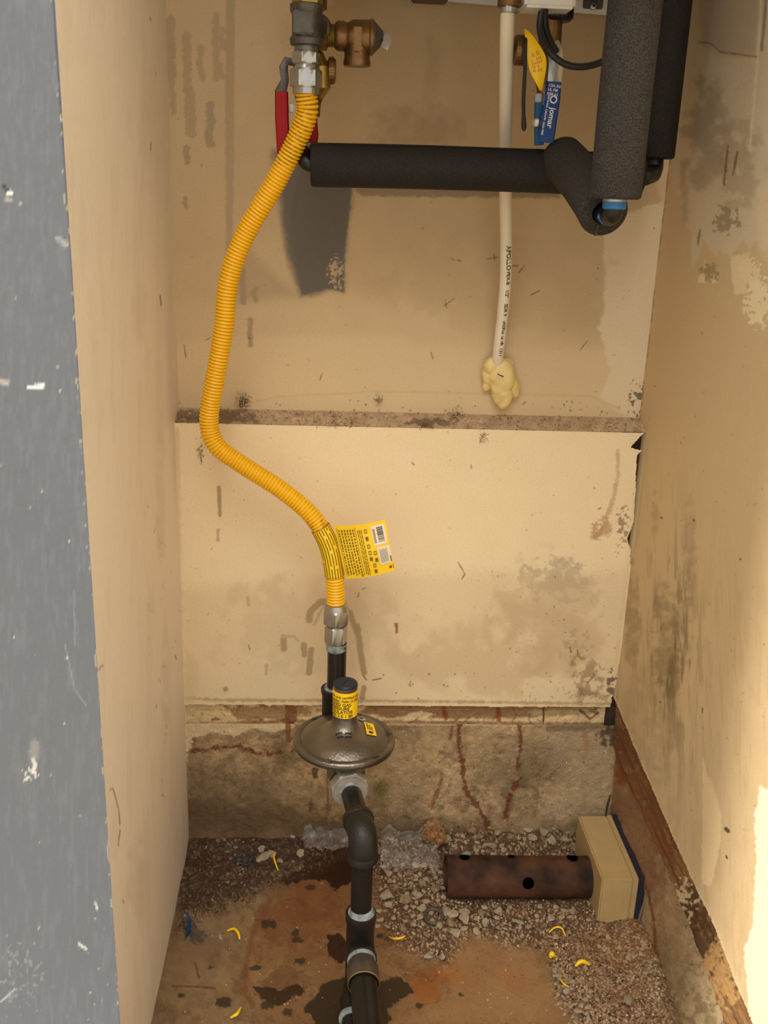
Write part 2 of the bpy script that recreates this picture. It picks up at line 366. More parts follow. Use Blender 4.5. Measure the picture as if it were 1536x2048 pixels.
# ---- lower painted panel
def paint_lower(x, y, co):
    p = Paint(x, y, (236, 215, 175)); p.var(.05, 110)
    p.blotch(1090, 1230, 150, 150, (176, 152, 118), .6, .5, 30, 1, .16); p.blotch(1110, 1160, 90, 60, (140, 122, 100), .45, .55, 14, 2, .1); p.blotch(1150, 1290, 50, 50, (120, 98, 72), .7, .62, 8, 3, .05)
    p.poly([(700, 1150), (1255, 1140), (1245, 1420), (360, 1420), (360, 1180)], (214, 190, 150), .5, 20, 8)  # soft-edged shadow over the lower half, painted into the panel colour
    p.blotch(1000, 1300, 260, 110, (196, 168, 126), .5, .5, 50, 5, .15); p.blotch(600, 1250, 260, 120, (200, 176, 138), .4, .5, 40, 6, .15)
    p.line([(1236, 900), (1236, 950), (1226, 1000), (1212, 1040), (1200, 1066), (1185, 1075)], 3.5, (190, 158, 112), .7, 3, 4)
    p.blotch(1200, 1055, 28, 30, (176, 140, 96), .7, .5, 9, 4, .08); p.blotch(1245, 1050, 20, 60, (120, 96, 66), .7, .6, 6, 5, .05)
    # taupe paint runs around the riser
    for P_, w in [([(668, 1203), (640, 1205), (622, 1222), (618, 1240)], 7), ([(700, 1225), (708, 1250), (718, 1275), (722, 1310), (728, 1345)], 6), ([(716, 1250), (718, 1262)], 4), ([(728, 1375), (724, 1395)], 5),
                  ([(567, 1275), (568, 1298)], 6), ([(566, 1274), (588, 1272)], 3), ([(608, 1290), (609, 1310)], 6), ([(622, 1300), (620, 1325), (618, 1345)], 6), ([(645, 1215), (628, 1250)], 3), ([(590, 1275), (596, 1282)], 3),
                  ([(533, 1330), (532, 1348)], 3), ([(438, 975), (440, 1030)], 4), ([(436, 1060), (436, 1080)], 3), ([(495, 1195), (497, 1210)], 3)]:
        p.line(P_, w, (168, 145, 110) if w > 3 else (190, 168, 130), .9, 1.6, 1.5)
    for P_ in [[(727, 1352), (733, 1360)], [(745, 1360), (762, 1357)], [(793, 1250), (793, 1262)], [(916, 1125), (930, 1148), (924, 1158)], [(824, 925), (828, 930)], [(960, 885), (964, 872), (970, 868)], [(942, 930), (943, 937)], [(1188, 975), (1189, 977)], [(1197, 1018), (1202, 1016)],
               [(400, 905), (403, 925)], [(497, 1290), (500, 1300)], [(724, 1178), (732, 1176)], [(718, 1185), (716, 1193)], [(1175, 1365), (1190, 1350)], [(1140, 1295), (1142, 1305)], [(1155, 1300), (1156, 1310)]]:
        p.line(P_, 1.1, (96, 60, 40), .8, 1, .8)
    p.poly([(789, 1246), (796, 1246), (797, 1266), (791, 1267)], (140, 60, 40), .7, 1, 2)
    p.specks(34, (360, 870, 1280, 1400), (140, 112, 78), (.8, 1.4), .45, True, 13); p.specks(80, (360, 860, 1270, 1400), (100, 78, 54), (.7, 1.4), .55, False, 14)
    p.specks(50, (980, 1100, 1240, 1400), (90, 70, 50), (.7, 1.7), .6, False, 15); p.specks(40, (700, 1345, 1240, 1402), (60, 44, 32), (.7, 2.0), .7, False, 16)
    p.line([(1160, 1400), (1160, 1380), (1210, 1395)], 5, (150, 124, 90), .5, 4, 6); p.blotch(1225, 1370, 14, 40, (70, 56, 44), .8, .5, 7, 9, .06); p.blotch(1170, 1350, 50, 50, (140, 110, 76), .6, .55, 10, 12, .08)
    p.line([(360, 1396), (450, 1400), (800, 1402), (1220, 1408)], 3.0, (150, 120, 84), .6, 3, 3)
    p.line([(353, 860), (362, 1390)], 5, (206, 184, 146), .6, 4, 3)
    p.poly([(372, 1300), (400, 1330), (390, 1410), (360, 1410)], (212, 188, 148), .6, 8, 6)
    return p
def mask_lower(x, y, co):
    # torn right edge with the triangular hole at its top corner and nicks down the side
    edge = np.interp(co[:, 2], [.262, .30, .40, .47, .52, .535, .56, .60, .66, .668, .7], [XR-.006, XR-.001, XR+.004, XR+.004, XR-.004, XR-.010, XR-.003, XR-.006, XR-.010, XR-.002, XR]) + .003*(fbm(co[:, 2]*120, co[:, 2]*0+3, 3)-.5)
    tri = poly_sd(x, y, [(1290, 866), (1283, 872), (1262, 894), (1272, 898), (1300, 902), (1300, 862)]) < 0
    low = co[:, 2] > .2575+.003*(fbm(co[:, 0]*70, co[:, 0]*0+8, 3)-.5)
    return (co[:, 0] < edge) & ~tri & low
surf_grid('wall_panel', quadpos((XL-.004, YP, .252), (XR+.01, YP, .252), (XL-.004, YP, zf), (XR+.01, YP, zf)), 620, 440, paint_lower, M_drywall, mask=mask_lower,
          disp=lambda P, co, x, y: np.stack([0*x, -.0008*P.n2 + .0015*sstep(.01, 0, np.abs(co[:, 0]-XR)), 0*x], -1), label='lower back wall panel, cream painted')
# panel thickness: top lip, plus boxes coloured dark for the shade behind its torn edge
M_void = mat('dark cavity', (54, 40, 28), .95, 0, .3, 40); M_paper = mat('torn drywall paper', (200, 186, 160), .8, 0, .15, 90, .3)
b = MB(); b.box((XR+.002, .014, .44), (.06, .002, .50)); b.box((.446, .012, .225), (.04, .010, .05)); o = obj('cavity_backing', b, M_void, ang=None); o['kind'] = 'structure'
# ---- exposed wood plate under the panel
def paint_plate(x, y, co):
    p = Paint(x, y, (206, 180, 136)); p.var(.12, 30)
    st = fbm(x/60, y/3, 3)-.5; p.c *= (1+.5*st)[:, None]
    p.poly([(740, 1408), (1195, 1412), (1195, 1428), (1000, 1437), (780, 1436), (720, 1425)], (134, 98, 60), .9, 3, 6); p.poly([(450, 1414), (560, 1410), (640, 1420), (560, 1442), (470, 1436)], (136, 100, 64), .75, 3, 9)
    p.poly([(1060, 1420), (1180, 1415), (1180, 1432), (1060, 1430)], (176, 160, 116), .7, 6, 6); p.poly([(840, 1420), (870, 1428), (850, 1438), (780, 1440)], (214, 190, 150), .8, 2, 4)
    p.poly([(572, 1405), (600, 1410), (590, 1450), (570, 1450)], (120, 70, 32), .8, 2, 4)
    for a_, w in [((884, 1404, 892, 1436), 5), ((995, 1404, 998, 1440), 5), ((578, 1440, 582, 1448), 4)]: p.line([(a_[0], a_[1]), (a_[2], a_[3])], w, (124, 58, 26), .85, 2, 2)
    p.line([(1087, 1405), (1087, 1446)], 1.8, (40, 28, 20), .95, 1, .5)
    p.line([(1160, 1420), (1180, 1438), (1196, 1425)], 2.5, (70, 46, 28), .8, 1.5, 3); p.line([(365, 1404), (600, 1408), (1215, 1410)], 3, (110, 80, 50), .7, 3, 3)
    p.line([(365, 1452), (560, 1442), (1215, 1448)], 3, (120, 84, 48), .7, 2, 3); p.specks(60, (370, 1400, 1210, 1450), (80, 54, 34), (1, 3), .7, True, 21); return p
surf_grid('trim_3', quadpos((XL, .004, .212), (XR-.010, .004, .212), (XL, .004, .27), (XR-.010, .004, .27)), 430, 50, paint_plate, M_wood,
          disp=lambda P, co, x, y: np.stack([0*x, -.003*P.n1-.002*P.n2, 0*x], -1), label='peeling wooden sill plate under the panel')
# ---- concrete foundation behind
def paint_found(x, y, co):
    p = Paint(x, y, (162, 137, 101)); p.var(.65, 80); p.var(.45, 9); n = fbm(x/16, y/16, 5)
    p.mix(.5*sstep(.5, .75, n), (98, 78, 54)); p.mix(.45*sstep(.52, .7, fbm(x/30+9, y/30+2, 4)), (168, 146, 112))
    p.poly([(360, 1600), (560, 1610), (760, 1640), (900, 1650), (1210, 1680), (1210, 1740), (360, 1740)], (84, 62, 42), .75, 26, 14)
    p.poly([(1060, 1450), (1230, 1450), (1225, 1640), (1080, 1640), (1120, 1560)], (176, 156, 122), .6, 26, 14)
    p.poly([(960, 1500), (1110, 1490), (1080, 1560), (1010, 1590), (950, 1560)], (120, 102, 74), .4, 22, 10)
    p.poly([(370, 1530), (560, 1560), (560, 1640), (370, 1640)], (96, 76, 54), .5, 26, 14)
    p.poly([(355, 1436), (600, 1436), (590, 1452), (545, 1466), (500, 1456), (470, 1474), (430, 1462), (385, 1476), (372, 1530), (355, 1540)], (214, 192, 152), .9, 2, 7)
    p.line([(600, 1444), (820, 1448), (1180, 1450)], 3, (206, 180, 140), .7, 2, 3); p.line([(1100, 1455), (1225, 1452)], 8, (96, 80, 58), .6, 5, 5)
    R_ = (104, 52, 24)
    p.line([(362, 1506), (395, 1500), (430, 1496), (480, 1492), (500, 1500), (528, 1510), (585, 1502)], 2.6, R_, .85, 2, 8)
    p.line([(480, 1496), (505, 1505), (522, 1508)], 4, R_, .6, 2.5, 3)
    p.line([(920, 1450), (917, 1490), (924, 1530), (930, 1575), (945, 1600), (965, 1628), (975, 1650)], 4.2, R_, .85, 2.4, 8)
    p.line([(1040, 1452), (1042, 1490), (1034, 1520), (1038, 1556), (1022, 1590), (1010, 1625), (1016, 1635)], 3.6, R_, .85, 2.4, 8)
    p.line([(1020, 1600), (1010, 1635)], 8, R_, .5, 4, 4); p.line([(1034, 1570), (1055, 1575)], 3, R_, .5, 3, 2)
    p.line([(882, 1556), (876, 1580), (865, 1610)], 4, R_, .7, 3, 8); p.line([(905, 1455), (900, 1478)], 3.5, R_, .7, 2.5, 3); p.line([(576, 1446), (577, 1480)], 5, (120, 66, 32), .8, 2, 2)
    p.line([(960, 1635), (975, 1665), (940, 1660)], 10, R_, .5, 6, 5); p.line([(370, 1600), (372, 1690)], 7, (120, 62, 30), .7, 5, 4); p.line([(655, 1545), (656, 1630)], 2, (90, 62, 40), .6, 1.5, 1.5)
    p.line([(630, 1540), (631, 1552)], 6, (66, 50, 32), .8, 2, 2); p.line([(622, 1600), (620, 1620)], 4, (70, 50, 34), .6, 3, 3)
    p.line([(1221, 1590), (1215, 1612), (1211, 1632)], 2.0, (40, 30, 22), .9, 1, 1)
    p.line([(1170, 1465), (1172, 1500)], 4, (160, 90, 50), .5, 4, 3); p.blotch(1225, 1470, 40, 30, (60, 46, 32), .8, .45, 9, 4, .06)
    p.specks(160, (370, 1460, 1215, 1690), (70, 52, 36), (.8, 2.2), .6, False, 31); p.specks(90, (700, 1460, 1215, 1690), (216, 198, 164), (.7, 1.5), .6, False, 32)
    return p
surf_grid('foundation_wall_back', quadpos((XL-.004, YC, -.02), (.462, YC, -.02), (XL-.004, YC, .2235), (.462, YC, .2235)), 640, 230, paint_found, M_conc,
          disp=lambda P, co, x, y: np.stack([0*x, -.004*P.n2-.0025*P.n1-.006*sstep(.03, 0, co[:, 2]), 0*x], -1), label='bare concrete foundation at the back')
# ---- right wall board
zr = lambda Y: np.interp(Y, [-.75, -.566, -.514, -.447, -.38, -.294, -.143, -.01, .05], [.19, .205, .213, .226, .228, .236, .251, .268, .272])
def paint_right(x, y, co):
    p = Paint(x, y, (212, 187, 146)); p.var(.06, 130)
    p.poly([(1230, 380), (1400, 440), (1560, 480), (1560, 1300), (1230, 1500)], (204, 179, 134), .5, 30, 10)
    # skim-coated upper region with ragged lower edge
    p.poly([(1340, -40), (1600, -40), (1600, 500), (1536, 488), (1528, 502), (1512, 484), (1498, 500), (1486, 478), (1462, 512), (1440, 500), (1432, 514), (1408, 482), (1396, 520), (1386, 532), (1382, 506), (1386, 470), (1368, 446), (1362, 400), (1345, 380)], (214, 199, 170), .9, 2.5, 4)
    p.poly([(1395, -40), (1530, -40), (1512, 110), (1440, 110), (1400, 90)], (184, 168, 142), .75, 12, 6); p.blotch(1410, 260, 60, 160, (150, 132, 104), .55, .5, 34, 3, .14); p.blotch(1480, 330, 60, 110, (168, 148, 116), .5, .5, 22, 4, .1)
    p.blotch(1450, 440, 40, 40, (120, 104, 80), .6, .58, 9, 6, .06); p.line([(1365, 330), (1372, 440)], 6, (176, 156, 124), .6, 5, 5); p.line([(1395, 84), (1420, 86), (1440, 104), (1516, 114)], 1.6, (110, 90, 66), .8, 1, 1)
    p.line([(1522, 0), (1516, 112), (1508, 200), (1500, 300)], 2.4, (240, 224, 190), .6, 2, 2); p.line([(1532, 0), (1524, 100)], 3, (120, 110, 96), .7, 2, 1)
    for q_ in [((1456, 290), (1448, 370)), ((1474, 305), (1466, 350)), ((1400, 460), (1396, 490))]: p.line(q_, 2, (90, 76, 56), .7, 1.5, 2)
    p.poly([(1400, 540), (1412, 555), (1434, 562), (1434, 566), (1396, 565)], (240, 220, 176), .85, 1.2, 1.5); p.line([(1410, 520), (1405, 552)], 1.2, (236, 216, 172), .8, 1, .5)
    p.poly([(1462, 512), (1500, 505), (1495, 560), (1490, 588), (1470, 590), (1463, 560)], (232, 212, 170), .9, 2, 3); p.blotch(1515, 600, 34, 70, (240, 222, 180), .95, .44, 7, 8, .03); p.blotch(1500, 540, 30, 30, (236, 214, 170), .9, .44, 6, 9, .03)
    p.blotch(1420, 545, 26, 24, (150, 132, 100), .7, .5, 5, 11, .04)
    # mould streaks
    for (cx, cy, rx, ry, a_, sd_) in [(1330, 1280, 34, 130, .75, 2), (1345, 1350, 18, 80, .8, 5), (1365, 1240, 26, 130, .45, 7), (1380, 1100, 16, 140, .35, 9), (1262, 1230, 22, 130, .6, 12), (1310, 1030, 10, 60, .4, 14), (1300, 1450, 70, 150, .3, 15)]:
        p.blotch(cx, cy, rx, ry, (122, 104, 70), a_*.75, .48, 15, sd_, .24)
    st = fbm(x/7, y/70, 4); band = np.exp(-((x-1345-(y-1300)*.05)/60)**2)*np.exp(-((y-1300)/230)**2); p.mix(.65*sstep(.48, .68, st)*band, (96, 82, 54))
    st = fbm(x/5+40, y/60, 4); p.mix(.22*sstep(.5, .7, st)*sstep(1000, 1300, y), (176, 140, 96))
    p.poly([(1406, 1516), (1414, 1552), (1420, 1556), (1436, 1600), (1443, 1632), (1440, 1690), (1428, 1750), (1420, 1772), (1405, 1768), (1404, 1600)], (232, 208, 164), .85, 1.5, 2.5)
    p.poly([(1520, 1572), (1540, 1580), (1540, 2060), (1500, 2060), (1496, 1990), (1488, 1900), (1505, 1850), (1512, 1720), (1508, 1640)], (244, 232, 204), .9, 2, 5)  # sunlit brightness at the lower right, painted in beneath the sun
    p.poly([(1512, 380), (1560, 340), (1560, 560), (1520, 500)], (232, 212, 172), .5, 12, 8)
    for q_ in [((1452, 1658), (1456, 1662), 4), ((1453, 1712), (1454, 1716), 2), ((1405, 1418), (1405, 1424), 1.4), ((1387, 1040), (1388, 1041), 1.5), ((1480, 1118), (1481, 1119), 1.6), ((1322, 1035), (1324, 1036), 1.5), ((1320, 1404), (1321, 1405), 1.5)]: p.line([q_[0], q_[1]], q_[2], (70, 50, 34), .9, 1, 1)
    p.specks(40, (1290, 700, 1530, 1700), (130, 104, 72), (.8, 1.5), .6, True, 41); p.specks(50, (1250, 600, 1530, 1900), (110, 86, 60), (.7, 1.6), .6, False, 42)
    e = co[:, 2]-zr(co[:, 1]); m = sstep(.012, 0, e)*sstep(.42, .55, fbm(x/6, y/6, 3)); p.mix(.6*m, (236, 214, 176))
    m = sstep(.012, 0, np.abs(co[:, 1]-YU))*sstep(.4, .6, fbm(x/5, y/9, 3)); p.mix(.5*m, (100, 78, 54)); return p
def mask_right(x, y, co): return co[:, 2] > zr(co[:, 1]) + .004*(fbm(co[:, 1]*90, co[:, 1]*0+1, 4)-.5)
surf_grid('wall_right', quadpos((XR, .06, .18), (XR, -.75, .18), (XR, .06, 2.0), (XR, -.75, 2.0)), 600, 1250, paint_right, M_drywall, mask=mask_right,
          disp=lambda P, co, x, y: np.stack([-.0012*P.n2+.0, 0*x, 0*x], -1))
# ---- wood sill under the right board, then concrete
def paint_sillr(x, y, co):
    p = Paint(x, y, (136, 100, 64)); st = fbm((.909*x-.417*y)/3.5, (.417*x+.909*y)/80, 4)-.5; p.c *= np.clip(1+2.4*st, .25, 1.8)[:, None]
    p.blotch(1300, 1640, 100, 120, (124, 72, 38), .7, .45, 14, 1); p.blotch(1400, 1850, 80, 100, (70, 52, 34), .7, .5, 16, 2); p.blotch(1370, 1800, 40, 60, (224, 200, 160), .8, .6, 7, 3, .03); p.blotch(1450, 1950, 60, 90, (200, 160, 104), .7, .5, 10, 4)
    p.blotch(1250, 1500, 40, 60, (110, 64, 34), .7, .4, 12, 5); return p
zc = lambda Y: np.interp(Y, [-.75, -.473, -.351, -.22, -.089, .02], [.12, .149, .172, .184, .186, .195])
def pos_sillr(u, v):
    Y = .02-.77*u; z0 = zc(Y)-.012; z1 = zr(Y)+.012; return np.stack([.4535+0*u, Y, z0+(z1-z0)*v], -1)
surf_grid('trim_4', pos_sillr, 420, 50, paint_sillr, M_wood, disp=lambda P, co, x, y: np.stack([-.004*P.n1-.003*P.n2, 0*x, 0*x], -1), label='splintered wooden sill plate under the right board')
def paint_fr(x, y, co):
    p = Paint(x, y, (168, 144, 108)); p.var(.35, 60); p.var(.25, 8); e = zc(co[:, 1])-co[:, 2]
    n = fbm(x/22, y/40, 4); s_ = (1-sstep(-.42, -.30, -np.abs(co[:, 1]))*0)
    rust = sstep(.40, .62, n+.30*sstep(-.34, -.10, co[:, 1]) - 2.0*np.clip(e-.05, 0, 1)); p.mix(.75*rust*(sstep(-.40, -.22, co[:, 1])*.75+.25*sstep(.05, 0, e)), (140, 90, 54))
    p.mix(.6*sstep(.02, 0, e)*sstep(.3, .6, fbm(x/9, y/9, 3)), (134, 82, 46))
    p.mix(.6*sstep(-.30, -.42, co[:, 1])*sstep(.4, .6, fbm(x/20+4, y/20, 4)), (216, 196, 156))
    p.line([(1288, 1745), (1296, 1790), (1308, 1850), (1312, 1930)], 2.6, (120, 58, 26), .8, 2, 3); p.line([(1310, 1890), (1318, 1960), (1325, 2040)], 7, (126, 70, 36), .7, 5, 5)
    p.line([(1262, 1470), (1240, 1520), (1245, 1560)], 10, (140, 66, 24), .7, 6, 7); p.blotch(1280, 1540, 30, 40, (80, 60, 40), .5, .5, 9, 4); p.specks(160, (1230, 1500, 1480, 2048), (80, 58, 38), (.8, 2.4), .6, False, 51); return p
def pos_fr(u, v):
    Y = .0-.75*u; z1 = zc(Y); return np.stack([.461-.003*v, Y, -.02+(z1+.02)*v], -1)
surf_grid('foundation_wall_right', pos_fr, 420, 120, paint_fr, M_conc, disp=lambda P, co, x, y: np.stack([-.006*P.n2-.003*P.n1, 0*x, 0*x], -1), label='rust-stained concrete foundation on the right')
# ---- left wall and grey front
def paint_left(x, y, co):
    p = Paint(x, y, (238, 225, 203)); p.var(.02, 160); st = fbm(x/9, y/120, 4); p.mix(.12*sstep(.5, .7, st), (196, 172, 134))
    for (cx, cy, rx, ry, a_, s_) in [(322, 1000, 12, 200, .5, 1), (275, 1750, 26, 100, .4, 2), (300, 300, 26, 200, .25, 3), (330, 1400, 10, 200, .5, 4), (280, 620, 20, 80, .3, 5)]: p.blotch(cx, cy, rx, ry, (196, 174, 138), a_*.6, .5, 30, s_, .28)
    for P_ in [[(312, 144), (311, 150)], [(320, 590), (322, 610)], [(302, 285), (301, 300)], [(221, 1580), (226, 1576), (238, 1620), (240, 1650)], [(240, 1660), (237, 1690)], [(325, 1590), (326, 1592)], [(350, 1310), (352, 1318)], [(246, 1800), (247, 1806)], [(300, 35), (302, 42)], [(196, 1340), (206, 1330)]]:
        p.line(P_, 1.2, (120, 98, 70), .8, 1, .8)
    p.specks(26, (290, 1000, 360, 1600), (110, 90, 64), (.7, 1.6), .7, True, 61); return p
surf_grid('wall_left', quadpos((XL, .05, -.02), (XL, YF, -.02), (XL, .05, 2.0), (XL, YF, 2.0)), 260, 700, paint_left, M_smooth,
          disp=lambda P, co, x, y: np.stack([.0010*P.n2, 0*x, 0*x], -1))
def paint_front(x, y, co):
    p = Paint(x, y, (108, 112, 117)); p.var(.03, 70); st = fbm(x/6, y/40, 4); p.mix(.10*sstep(.5, .7, st), (160, 166, 172))
    p.line([(107, 0), (148, 600), (175, 975), (200, 1342), (242, 2048)], 2.0, (70, 70, 88), .8, 1.2, .6)
    p.line([(58, 775), (86, 772)], 4.2, (240, 240, 236), 1, 1.2, 1); p.line([(18, 385), (21, 387)], 5, (240, 238, 226), 1, 1.2, 1); p.line([(6, 370), (16, 382)], 3, (40, 40, 44), .9, 1, 1)
    p.line([(14, 398), (20, 400)], 5, (186, 178, 160), .7, 2, 1); p.line([(0, 762), (14, 766)], 5, (190, 184, 170), .8, 2.5, 4)
    p.line([(118, 478), (130, 488)], 6, (190, 190, 184), .6, 4, 5); p.line([(66, 1518), (70, 1530), (66, 1545)], 4, (226, 224, 214), .8, 1.5, 2.5); p.line([(70, 1490), (68, 1510)], 10, (160, 156, 146), .6, 6, 5)
    p.blotch(60, 1550, 26, 20, (226, 222, 210), .8, .6, 6, 2, .03); p.blotch(40, 1960, 80, 110, (180, 180, 176), .35, .74, 7, 3, .03)
    p.line([(190, 1805), (194, 1818)], 2, (224, 224, 220), .8, 1, 1); p.line([(158, 1888), (172, 1898)], 2.4, (230, 228, 220), .8, 1, 1); p.line([(0, 2005), (30, 1978)], 1.2, (210, 208, 200), .7, 1, .6)
    p.line([(130, 1290), (150, 1380), (172, 1410)], 1.2, (160, 168, 176), .5, 1, .6); p.line([(148, 1180), (150, 1290)], 1.2, (158, 166, 174), .4, 1, .6)
    p.specks(34, (0, 120, 215, 2040), (214, 214, 208), (.7, 2.2), .8, False, 71); p.specks(16, (0, 1800, 220, 2040), (214, 214, 208), (.7, 1.4), .7, True, 72)
    m = ((x > 100) & (np.abs(x-(109+(y)*.0655)) < 7))*sstep(.66, .72, fbm(x/4, y/14, 3)); p.mix(.7*m, (196, 180, 150)); return p
surf_grid('wall_front', quadpos((-.62, YF, -.05), (XL+.0005, YF, -.05), (-.62, YF, 2.0), (XL+.0005, YF, 2.0)), 320, 800, paint_front, M_gray,
          disp=lambda P, co, x, y: np.stack([0*x, -.0006*P.n2, 0*x], -1))
b = MB(); b.box((.12, -.23, 2.01), (.72, .60, .02)); o = obj('ceiling', b, mat('ceiling paint', (214, 196, 160), .8, 0, .05, 20), ang=None); o['kind'] = 'structure'
# ---- floor
HEAPS = [([(360, 1680), (560, 1676), (700, 1690), (640, 1735), (560, 1765), (430, 1830), (355, 1870)], .010), ([(745, 1690), (900, 1690), (900, 1820), (960, 1850), (890, 1930), (790, 1890), (755, 1800)], .013),
         ([(860, 1650), (1190, 1660), (1190, 1740), (880, 1735)], .018), ([(880, 1800), (1190, 1805), (1260, 1860), (1120, 1900), (1010, 1890), (900, 1850)], .009),
         ([(1090, 1880), (1330, 1850), (1345, 2070), (1170, 2070), (1110, 1990)], .008)]
def floor_h(co):
    X = np.atleast_1d(co[0]).astype(float); Yv = np.atleast_1d(co[1]).astype(float)
    q = np.stack([X, Yv, 0*X], -1); x, y = pixof(q); h = 0*X
    for P_, a in HEAPS:
        d = poly_sd(x, y, P_); h = np.maximum(h, a*sstep(26, -30, d)*(.55+.9*fbm(X*60, Yv*60, 4)))
    h += .010*sstep(-.05, 0, Yv); h += .012*sstep(XR-.03, XR+.01, X)*sstep(.0, -.02, Yv)
    return h + .0010*(fbm(X*30, Yv*30, 4)-.5)
def paint_floor(x, y, co):
    p = Paint(x, y, (126, 103, 72)); p.var(.35, 70); p.var(.22, 8); n = fbm(x/40, y/30, 5)
    p.mix(.6*sstep(.5, .7, n), (104, 76, 46)); p.mix(.45*sstep(.5, .66, fbm(x/26+5, y/22+7, 4)), (146, 120, 84))
    ORG = (122, 74, 34)
    # rusty tide marks
    p.poly([(560, 1790), (640, 1740), (760, 1750), (900, 1850), (1060, 1900), (1150, 2060), (760, 2060), (540, 2040), (492, 1985), (490, 1920), (510, 1840)], (140, 102, 62), .6, 16, 14)
    p.poly([(600, 1745), (690, 1760), (700, 1850), (640, 1880), (560, 1840), (560, 1790)], ORG, .55, 14, 16); p.line([(540, 1800), (505, 1870), (492, 1930), (490, 1985), (505, 2010)], 5, (112, 66, 30), .7, 5, 5)
    p.poly([(770, 1860), (830, 1870), (880, 1910), (960, 1930), (900, 1950), (810, 1910), (762, 1890)], ORG, .5, 10, 9); p.poly([(820, 1950), (905, 1930), (950, 1955), (930, 1980), (870, 1960), (885, 2000), (840, 2010), (822, 1980)], (150, 84, 18), .75, 8, 8)
    p.blotch(1020, 1960, 40, 30, (150, 80, 30), .6, .5, 12, 3); p.blotch(620, 1840, 120, 80, (112, 66, 32), .55, .52, 20, 4, .06)
    p.poly([(560, 1930), (590, 1935), (600, 1965), (590, 1990), (540, 1990), (520, 1970)], (104, 78, 42), .7, 4, 6)
    for (sc_, lv, sd_) in [(55, .47, 3), (38, .55, 9), (70, .52, 14)]:
        nn_ = fbm(x/sc_+sd_, y/sc_*1.2+sd_, 5); p.mix(.55*np.exp(-((nn_-lv)/.010)**2)*(x > 480)*(x < 1150), (84, 50, 26)); p.mix(.24*sstep(lv, lv+.02, nn_)*(x > 480)*(x < 1150), (104, 66, 36))
    p.poly([(900, 1870), (1080, 1900), (1140, 2060), (700, 2060), (900, 2000)], (160, 122, 78), .5, 30, 16)
    # wet puddles
    WET = (58, 40, 24)
    p.poly([(600, 1745), (630, 1705), (700, 1695), (740, 1720), (720, 1760), (690, 1770), (672, 1782), (650, 1760), (620, 1760), (575, 1772), (558, 1765)], (40, 19, 11), .94, 1.5, 6, wet=1)
    p.poly([(655, 1872), (678, 1865), (700, 1890), (702, 1920), (678, 1925), (655, 1912)], (40, 20, 12), .93, 1.3, 5, wet=.9)
    p.poly([(645, 1965), (700, 1955), (720, 2060), (632, 2060), (622, 2030), (605, 2025), (612, 2010), (635, 1990)], (44, 34, 22), .93, 1.3, 6, wet=.8)
    p.poly([(750, 1965), (795, 1955), (820, 1965), (828, 1985), (800, 2000), (775, 2020), (785, 2040), (760, 2060), (740, 2060)], (44, 34, 22), .93, 1.3, 6, wet=.8)
    p.poly([(508, 1975), (530, 1970), (560, 1980), (600, 1968), (610, 1985), (575, 2000), (560, 2012), (540, 2005), (520, 1995)], (46, 28, 16), .9, 1.5, 6, wet=.6)
    for (cx, cy, r) in [(538, 1848, 12), (600, 1922, 10), (510, 1935, 8), (447, 2004, 13), (424, 1934, 5), (455, 1898, 4), (576, 2024, 10), (534, 2012, 12), (838, 2012, 7), (925, 1990, 5), (620, 1775, 10), (595, 1880, 9), (590, 1865, 8), (775, 1880, 6), (760, 1872, 6), (364, 1992, 6)]:
        p.line([(cx-r*.5, cy), (cx+r*.5, cy)], r*.7, (52, 36, 22), .88, 1.3, 5)
    for P_ in [[(345, 1972), (400, 1974), (430, 1976)], [(390, 1925), (398, 1955)]]: p.line(P_, 1.8, (70, 46, 28), .7, 1.2, 1.5)
    # dirt under the rubble
    for P_, a in HEAPS:
        c = (62, 43, 30) if P_[0][0] < 700 else ((134, 102, 70) if P_[0][0] == 1090 else (92, 66, 45))
        p.poly(P_, c, .85, 22, 14)
    p.poly([(360, 1840), (420, 1830), (440, 1900), (400, 1925), (350, 1960)], (130, 104, 76), .6, 20, 12)
    p.poly([(1180, 1860), (1320, 1850), (1330, 1940), (1240, 1950), (1150, 1900)], (138, 100, 64), .7, 16, 12); p.poly([(960, 1820), (1180, 1815), (1180, 1860), (1050, 1850)], (128, 90, 58), .6, 12, 10)
    m = np.zeros(len(x))
    for P_, a in HEAPS: m = np.maximum(m, sstep(20, -10, poly_sd(x, y, P_)))
    g = fbm(x/2.6, y/2.6, 2); p.mix((.2+.5*(x > 700))*m*sstep(.62, .72, g), (190, 168, 134)); p.mix(.6*m*sstep(.44, .34, g), (38, 26, 18))
    p.specks(120, (350, 1850, 1100, 2048), (86, 60, 36), (.8, 2.4), .6, False, 81); p.specks(60, (350, 1750, 1100, 2048), (226, 210, 180), (.6, 1.2), .8, False, 82)
    p.poly([(372, 1835), (380, 1840), (386, 1870), (380, 1880), (374, 1860)], (30, 66, 96), .85, 2, 2); p.blotch(392, 1868, 26, 26, (60, 54, 48), .7, .5, 7, 3)
    return p
surf_grid('floor', quadpos((XL-.02, .01, 0), (.475, .01, 0), (XL-.02, -.9, 0), (.475, -.9, 0)), 660, 780, paint_floor, M_floor,
          disp=lambda P, co, x, y: np.stack([0*x, 0*x, floor_h((co[:, 0], co[:, 1]))+.0012*P.n3*sstep(.004, .008, floor_h((co[:, 0], co[:, 1])))], -1))
b = MB(); b.box((0, -2.4, -.03), (5, 3.0, .04)); o = obj('ground', b, mat('bounce ground', (176, 164, 146), .9, 0, .1, 8), ang=None); o['kind'] = 'structure'  # unseen pale ground plane, added to bounce light into the closet
def fh(X, Y): return float(floor_h((X, Y))[0])

